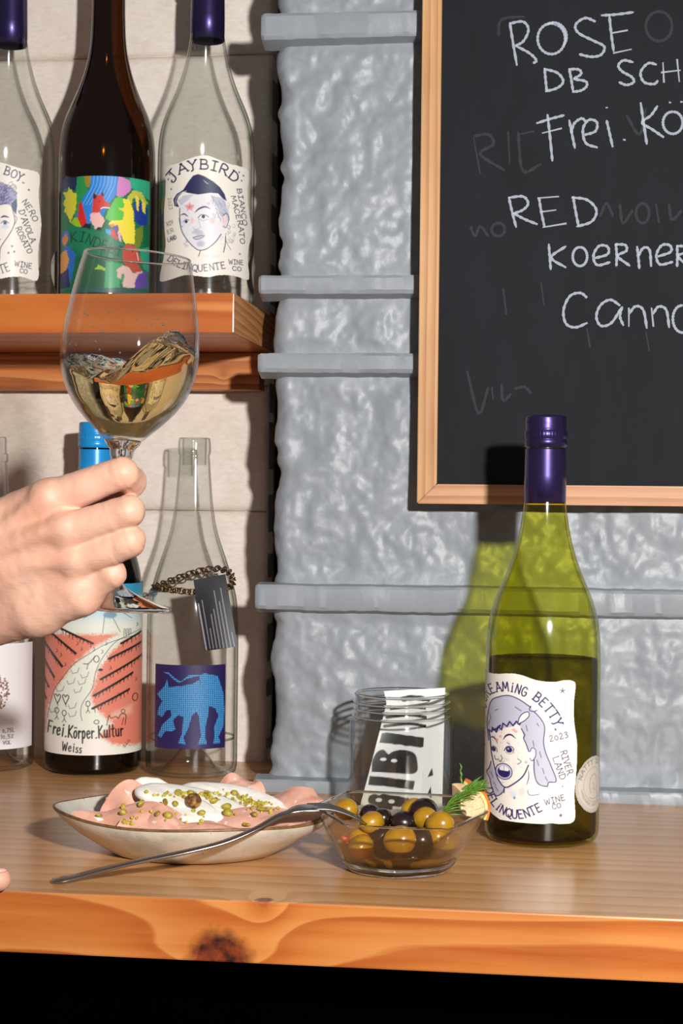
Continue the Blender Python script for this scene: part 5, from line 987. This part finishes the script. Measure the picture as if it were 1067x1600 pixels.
def mort_mat():
    t = NT('mortadella'); v = t.coord(); n = t.noise(v, 90, 4, .6); c = t.ramp(n, [(.3, (216, 154, 134)), (.7, (230, 182, 162))]); fat = t.node('ShaderNodeMapRange', {0: t.noise(v, 150, 2), 1: .68, 2: .71}).outputs[0]
    return t.pr(base=t.mix(fat, c, rgba((246, 214, 200))), rough=.6, spec=.3, sss=.15, ssss=.004, sssr=(1, .5, .35), normal=t.bump(n, .2, .0006))
M_mo = mort_mat(); FOODOBJ = []
def seat(V, lim=.935):
    V = np.array(V, float); dx, dy = (V[:, 0]-PX)/PA, (V[:, 1]-PY)/PBb; r = np.hypot(dx, dy)+1e-9; k = np.where(r > lim, (lim+.02*np.tanh((r-lim)*8))/r, 1); V[:, 0] = PX+dx*k*PA; V[:, 1] = PY+dy*k*PBb
    fl = np.interp(r*k, [0, .4, .55, .68, .82, .93, .975], [.0046, .0052, .0072, .0122, .0196, .0262, .0302])+.0016; V[:, 2] = fl+np.logaddexp(0, (V[:, 2]-fl)/.0008)*.0008; return V
def sheet(c, A, B, th, waves, mat, seed, curl=.0, curlv=0., n=56, ruf=.0022, name='mortadella_slice'):
    c, A, B = map(lambda q: np.array(q, float), (c, A, B)); N = np.cross(A, B); N /= np.linalg.norm(N)
    u, v = np.meshgrid(np.linspace(-1, 1, n), np.linspace(-1, 1, n), indexing='ij'); x = u*np.sqrt(1-v*v/2); y = v*np.sqrt(1-u*u/2)
    k = 1+.07*noise(x*2, y*2, seed, 3); x, y = x*k, y*k; h = curl*x*x+curlv*y*y
    for (amp, fx, fy, ph) in waves: h = h+amp*np.sin(fx*x+fy*y+ph)
    rh = np.hypot(x, y); h = h+ruf*rh**2.5*np.sin(5*np.arctan2(y, x)+seed*1.7)
    h = h+.0008*noise(x*3, y*3, seed*3.1, 1); W = c+x[..., None]*A+y[..., None]*B+h[..., None]*N
    gz = np.gradient(W, axis=0); gw = np.gradient(W, axis=1); nn = np.cross(gz, gw); nn /= np.linalg.norm(nn, axis=-1)[..., None]+1e-12
    m_ = n*n; V = np.vstack([(W+nn*th/2).reshape(-1, 3), (W-nn*th/2).reshape(-1, 3)]); g = gridf(n, n); F = list(g)+[tuple(i+m_ for i in q[::-1]) for q in g]
    loop = [i*n for i in range(n)]+[(n-1)*n+j for j in range(1, n)]+[i*n+n-1 for i in range(n-2, -1, -1)]+[j for j in range(n-2, 0, -1)]; L = len(loop)
    F += [(loop[k_], loop[(k_+1) % L], loop[(k_+1) % L]+m_, loop[k_]+m_) for k_ in range(L)]; V = seat(V)
    o = mesh(name, V, F, mat); FOODOBJ.append(o); return o
MS = [((225, 232, 1.104), (.046, .003, .001), (.002, .020, .014), [(.0022, 5, 1, 0), (.0012, 9, 3, 1)], 1, -.004, -.004, 'wide mortadella slice lying flat at the front left of the plate'),
      ((222, 150, 1.146), (.016, .008, .004), (-.004, .008, .015), [(.003, 5, 0, 1)], 2, -.010, .004, 'mortadella slice folded upright at the left of the pile'),
      ((405, 235, 1.105), (.034, .004, -.006), (.003, .018, .009), [(.003, 6, 2, 2)], 3, -.006, -.003, 'folded mortadella slice at the front, below the front cheese slice'),
      ((735, 232, 1.125), (.062, .012, .010), (-.004, .018, .010), [(.002, 5, 2, 0.5)], 4, -.002, -.004, 'long mortadella slice running toward the fork'),
      ((925, 150, 1.175), (.034, .004, .008), (-.006, .016, .010), [(.002, 4, 1, 0)], 5, -.003, -.003, 'mortadella slice pointing to the right rim of the plate'),
      ((600, 270, 1.098), (.060, .003, -.000), (.000, .016, .006), [(.0018, 7, 1, 1)], 6, -.002, -.002, 'flat mortadella slice along the front rim under crumbs'),
      ((690, 85, 1.190), (.020, .006, .004), (-.003, .012, .010), [(.002, 5, 1, 1)], 7, -.004, -.002, 'mortadella corner peeping out behind the cheese'),
      ((470, 180, 1.150), (.060, .004, .002), (.0, .030, .004), [(.002, 4, 2, 1)], 8, -.006, -.004, 'mortadella slice under the row of cheese')]
for (cc, A, B, wv, sd, cu, cv, lb) in MS: tag(sheet(FOOD(*cc), A, B, .0016, wv, M_mo, sd, cu, cv), lb, 'mortadella', 'mortadella slices on the plate')
def cheese_mat():
    t = NT('fresh_cheese'); v = t.coord(); n = t.noise(v, 120, 5, .65); return t.pr(base=t.ramp(n, [(.3, (236, 232, 220)), (.7, (248, 246, 238))]), rough=.4, sss=.3, ssss=.005, sssr=(1, .9, .7), normal=t.bump(n, .4, .001))
M_ch = cheese_mat()
def slab(c, A, B, th, seed, bend=0.):
    c, A, B = map(lambda q: np.array(q, float), (c, A, B)); N = np.cross(A, B); N /= np.linalg.norm(N); seg = 56; P = []
    prof = [(.0, 1), (.5, 1), (.85, .98), (.95, .8), (.995, .35), (1, 0), (.99, -.4), (.94, -.85), (.84, -1), (.5, -1), (0, -1)]; V = []
    for i, (r, h) in enumerate(prof):
        for k in range(seg):
            a = 2*math.pi*k/seg; rr = r*(1+.06*float(noise(math.cos(a)*1.6, math.sin(a)*1.6, seed, 2))); x, y = rr*math.cos(a), rr*math.sin(a)
            V.append(c+x*A+y*B+N*(h*th/2+bend*x*x+.0006*float(noise(x*4, y*4, seed+h, 4))))
    F = [(i*seg+k, (i+1)*seg+k, (i+1)*seg+(k+1) % seg, i*seg+(k+1) % seg) for i in range(len(prof)-1) for k in range(seg)]
    o = mesh('cheese_slice', seat(V), F, M_ch); FOODOBJ.append(o); return o
CS = [((325, 112, 1.170), (.017, .004, -.002), (-.002, .010, .013), .0085, 1, 0, 'small thick lump of white cheese at the left end of the row'),
      ((425, 168, 1.130), (.031, .005, -.003), (.002, .017, .006), .0085, 2, -.004, 'long white cheese slice lying in front'),
      ((548, 140, 1.146), (.045, .003, -.013), (.004, .016, .004), .0080, 3, -.003, 'white cheese slice in the middle carrying the roasted nut'),
      ((692, 116, 1.168), (.041, .003, -.010), (.004, .015, .005), .0078, 4, -.003, 'white cheese slice at the right end dusted with crumbs')]
for (cc, A, B, th, sd, bd, lb) in CS: tag(slab(FOOD(*cc), A, B, th, sd, bd), lb, 'cheese', 'cheese slices on the plate')
# soft curd at both ends
def lump(name, pts, mat, seed, lb, cat):
    parts = []
    for (cc, r) in pts:
        p_ = FOOD(*cc); v, f = lathe([(math.sin(a), -math.cos(a)) for a in np.linspace(0, math.pi, 12)], 18); v = np.array(v); k = 1+.28*fbm(v[:, 0]*2+seed, v[:, 1]*2, v[:, 2]*2+r*900, 3); v = v*k[:, None]*np.array([r*1.3, r, r*.8]); parts.append((v+p_, f))
    V, F = join(parts); o = mesh(name, seat(V), F, mat); FOODOBJ.append(o); return tag(o, lb, cat)
lump('soft_curd', [((80, 225, 1.118), .008), ((60, 250, 1.104), .007), ((110, 265, 1.098), .008), ((180, 278, 1.094), .007), ((260, 284, 1.092), .007), ((470, 285, 1.092), .007), ((330, 288, 1.092), .006)], M_ch, 1, 'loose white curd spilling out under the mortadella at the left front', 'curd')
lump('soft_curd', [((950, 235, 1.140), .010), ((1010, 225, 1.150), .010), ((1040, 245, 1.140), .009), ((985, 205, 1.16), .008)], M_ch, 4, 'loose white curd at the right end of the plate by the bowl', 'curd')
# nuts lie where they fall on the food
from mathutils.bvhtree import BVHTree
def food_tree():
    V, F = [], []
    for o in FOODOBJ+[x for x in pl.children]:
        n0 = len(V); off = Vector((PX, PY, 0)) if o.parent else Vector(); V += [v.co+off for v in o.data.vertices]; F += [[i+n0 for i in p.vertices] for p in o.data.polygons]
    return BVHTree.FromPolygons(V, F)
BV = food_tree()
def on_food(cx, cy, lift=.0):
    d = Vector(_ray(120+cx/2.808, 1210+cy/2.808)).normalized(); h, nrm, _, _ = BV.ray_cast(Vector(CAM), d)
    if h is None: return None
    if nrm.dot(d) > 0: nrm = -nrm
    q = h+nrm*lift; r = math.hypot((q.x-PX)/PA, (q.y-PY)/PBb); return q if r < .88 and q.z > .010 else None
def nut_mat(name, cs):
    t = NT(name); v = t.coord(); return t.pr(base=t.ramp(t.noise(v, 320, 3), [(.3, cs[0]), (.5, cs[1]), (.7, cs[2])]), rough=.5, coat=.2, normal=t.bump(t.noise(v, 500, 3), .3, .0005))
M_pi = nut_mat('pistachio', [(120, 62, 34), (158, 142, 40), (190, 186, 70)]); M_rn = nut_mat('roasted_nut', [(40, 22, 10), (110, 66, 22), (190, 140, 50)])
pv, pf = lathe([(math.sin(a)*.0022, -.0034*math.cos(a)) for a in np.linspace(0, math.pi, 10)], 12, lambda a, z: 1+.12*math.sin(a*2)); p0 = None
PN = [(285, 137), (208, 175), (137, 228), (358, 180), (398, 188), (463, 262), (432, 135), (385, 130), (747, 228), (545, 178), (498, 92), (95, 188), (445, 88), (655, 150), (668, 178), (600, 125), (820, 165), (780, 185), (565, 90), (690, 90)]
YF = lambda cy: 1.185-(cy-75)*.00040
for i, (cx, cy) in enumerate(PN):
    if p0 is None: o = p0 = mesh('pistachio', pv, pf, M_pi)
    else: o = p0.copy(); COL.objects.link(o)
    o.location = on_food(cx, cy, .0018) or FOOD(cx, cy, YF(cy)); o.rotation_euler = (rnd.uniform(1, 2), rnd.uniform(0, 3), rnd.uniform(0, 3)); s_ = rnd.uniform(.8, 1.2); o.scale = (s_, s_*rnd.uniform(.45, .9), s_*rnd.uniform(.8, 1.1)); tag(o, 'small green and yellow pistachio piece strewn over the cheese and mortadella', 'pistachio', 'pistachio pieces on the plate')
rn = mesh('roasted_nut', *lathe([(math.sin(a)*.0052, -.0056*math.cos(a)) for a in np.linspace(0, math.pi, 14)], 20, lambda a, z: 1+.05*math.sin(a*5)), M_rn); rn.location = on_food(510, 140, .0040) or FOOD(510, 135, 1.1325); rn.rotation_euler = (.6, .4, 0); tag(rn, 'large dark roasted nut sitting on the middle cheese slice', 'nut')
cr = []
for i in range(230):
    z_ = rnd.random()
    if z_ < .32: cx, cy = rnd.gauss(770, 55), 0; cy = 95+(cx-650)*.28+rnd.gauss(0, 14)
    elif z_ < .5: cx, cy = rnd.gauss(490, 60), rnd.gauss(95, 7)
    elif z_ < .75: cx, cy = rnd.gauss(650, 60), rnd.gauss(262, 9)
    else: cx, cy = rnd.uniform(180, 900), rnd.uniform(110, 285)
    s_ = rnd.uniform(.0007, .0016); v, f = lathe([(0, s_), (s_*.9, s_*.3), (s_*.7, -s_*.6), (0, -s_)], 6, lambda a, z: 1+.3*math.sin(a*2+i)); hp = on_food(cx, min(cy, 290), s_*1.0)
    if hp is not None: cr.append((v+np.array(hp), f))
cm = tag(mesh('nut_crumbs', *join(cr), nut_mat('crumbs', [(150, 92, 40), (176, 164, 50), (206, 200, 96)]), None, False), 'chopped pistachio crumbs scattered across the plated food', 'crumbs', kind='stuff')
lf_ = sheet(FOOD(945, 205, 1.150), (.006, .002, .001), (0, .004, .006), .0006, [(.001, 3, 1, 0)], plain('dark_leaf', (46, 50, 30), .5, .3, 200), 3, name='herb_leaf', n=14); tag(lf_, 'dark wilted herb leaf on the curd at the right of the plate', 'leaf')
lf2 = sheet(FOOD(168, 165, 1.165), (.006, .002, .001), (0, .004, .010), .0006, [(.001, 3, 1, 0)], bpy.data.materials['dark_leaf'], 5, name='herb_leaf', n=14); tag(lf2, 'dark shadowed herb leaf behind the upright slice at the left', 'leaf')
# ---------------------------------------------------------------- fork
M_st = NT('brushed_steel'); v = M_st.coord(); M_st = M_st.pr(base=rgba((168, 166, 164)), metal=1., rough=.26, normal=M_st.bump(M_st.noise(v, 300, 4), .15, .0004))
fkx = tag(empty('fork', tuple(atY(290, 1330, 1.062))), 'worn steel fork leaning from the counter over the plate rim into the olive bowl', 'fork')
FP = [atY(82, 1381, 1.046), atY(110, 1372, 1.049), atY(160, 1359, 1.052), atY(225, 1344, 1.056), atY(290, 1331, 1.061), atY(350, 1316, 1.069), atY(398, 1296, 1.078), atY(432, 1277, 1.088), atY(462, 1266, 1.098), atY(490, 1262, 1.106)]
FP[0][2] = max(FP[0][2], .0018); P_ = crom(FP, 6); tt = np.linspace(0, 1, len(P_)); wd_ = np.interp(tt, [0, .06, .2, .5, .72, .85, .93, 1], [.0045, .0072, .0062, .0042, .0030, .0036, .0090, .0120])
mesh('handle', *tube(P_, wd_, 16, flat=np.interp(tt, [0, .1, .6, .8, 1], [.24, .22, .42, .5, .14])), M_st, fkx, world=True)
e0 = P_[-1]; dd = np.array([.94, .30, 0]); dd /= np.linalg.norm(dd); sd_ = np.array([-dd[1], dd[0], 0])
for k in range(4):
    o_ = (k-1.5)*.0062; q = [e0+sd_*o_*.9+dd*L+np.array([0, 0, zz2]) for L, zz2 in ((-.003, .0004), (.008, .0003), (.018, -.0022), (.028, -.0066), (.034, -.0100))]
    mesh('tine', *tube(crom(q, 4), np.interp(np.linspace(0, 1, 17), [0, .7, 1], [.0021, .0016, .0005]), 8, flat=[.6]*17), M_st, fkx, world=True)
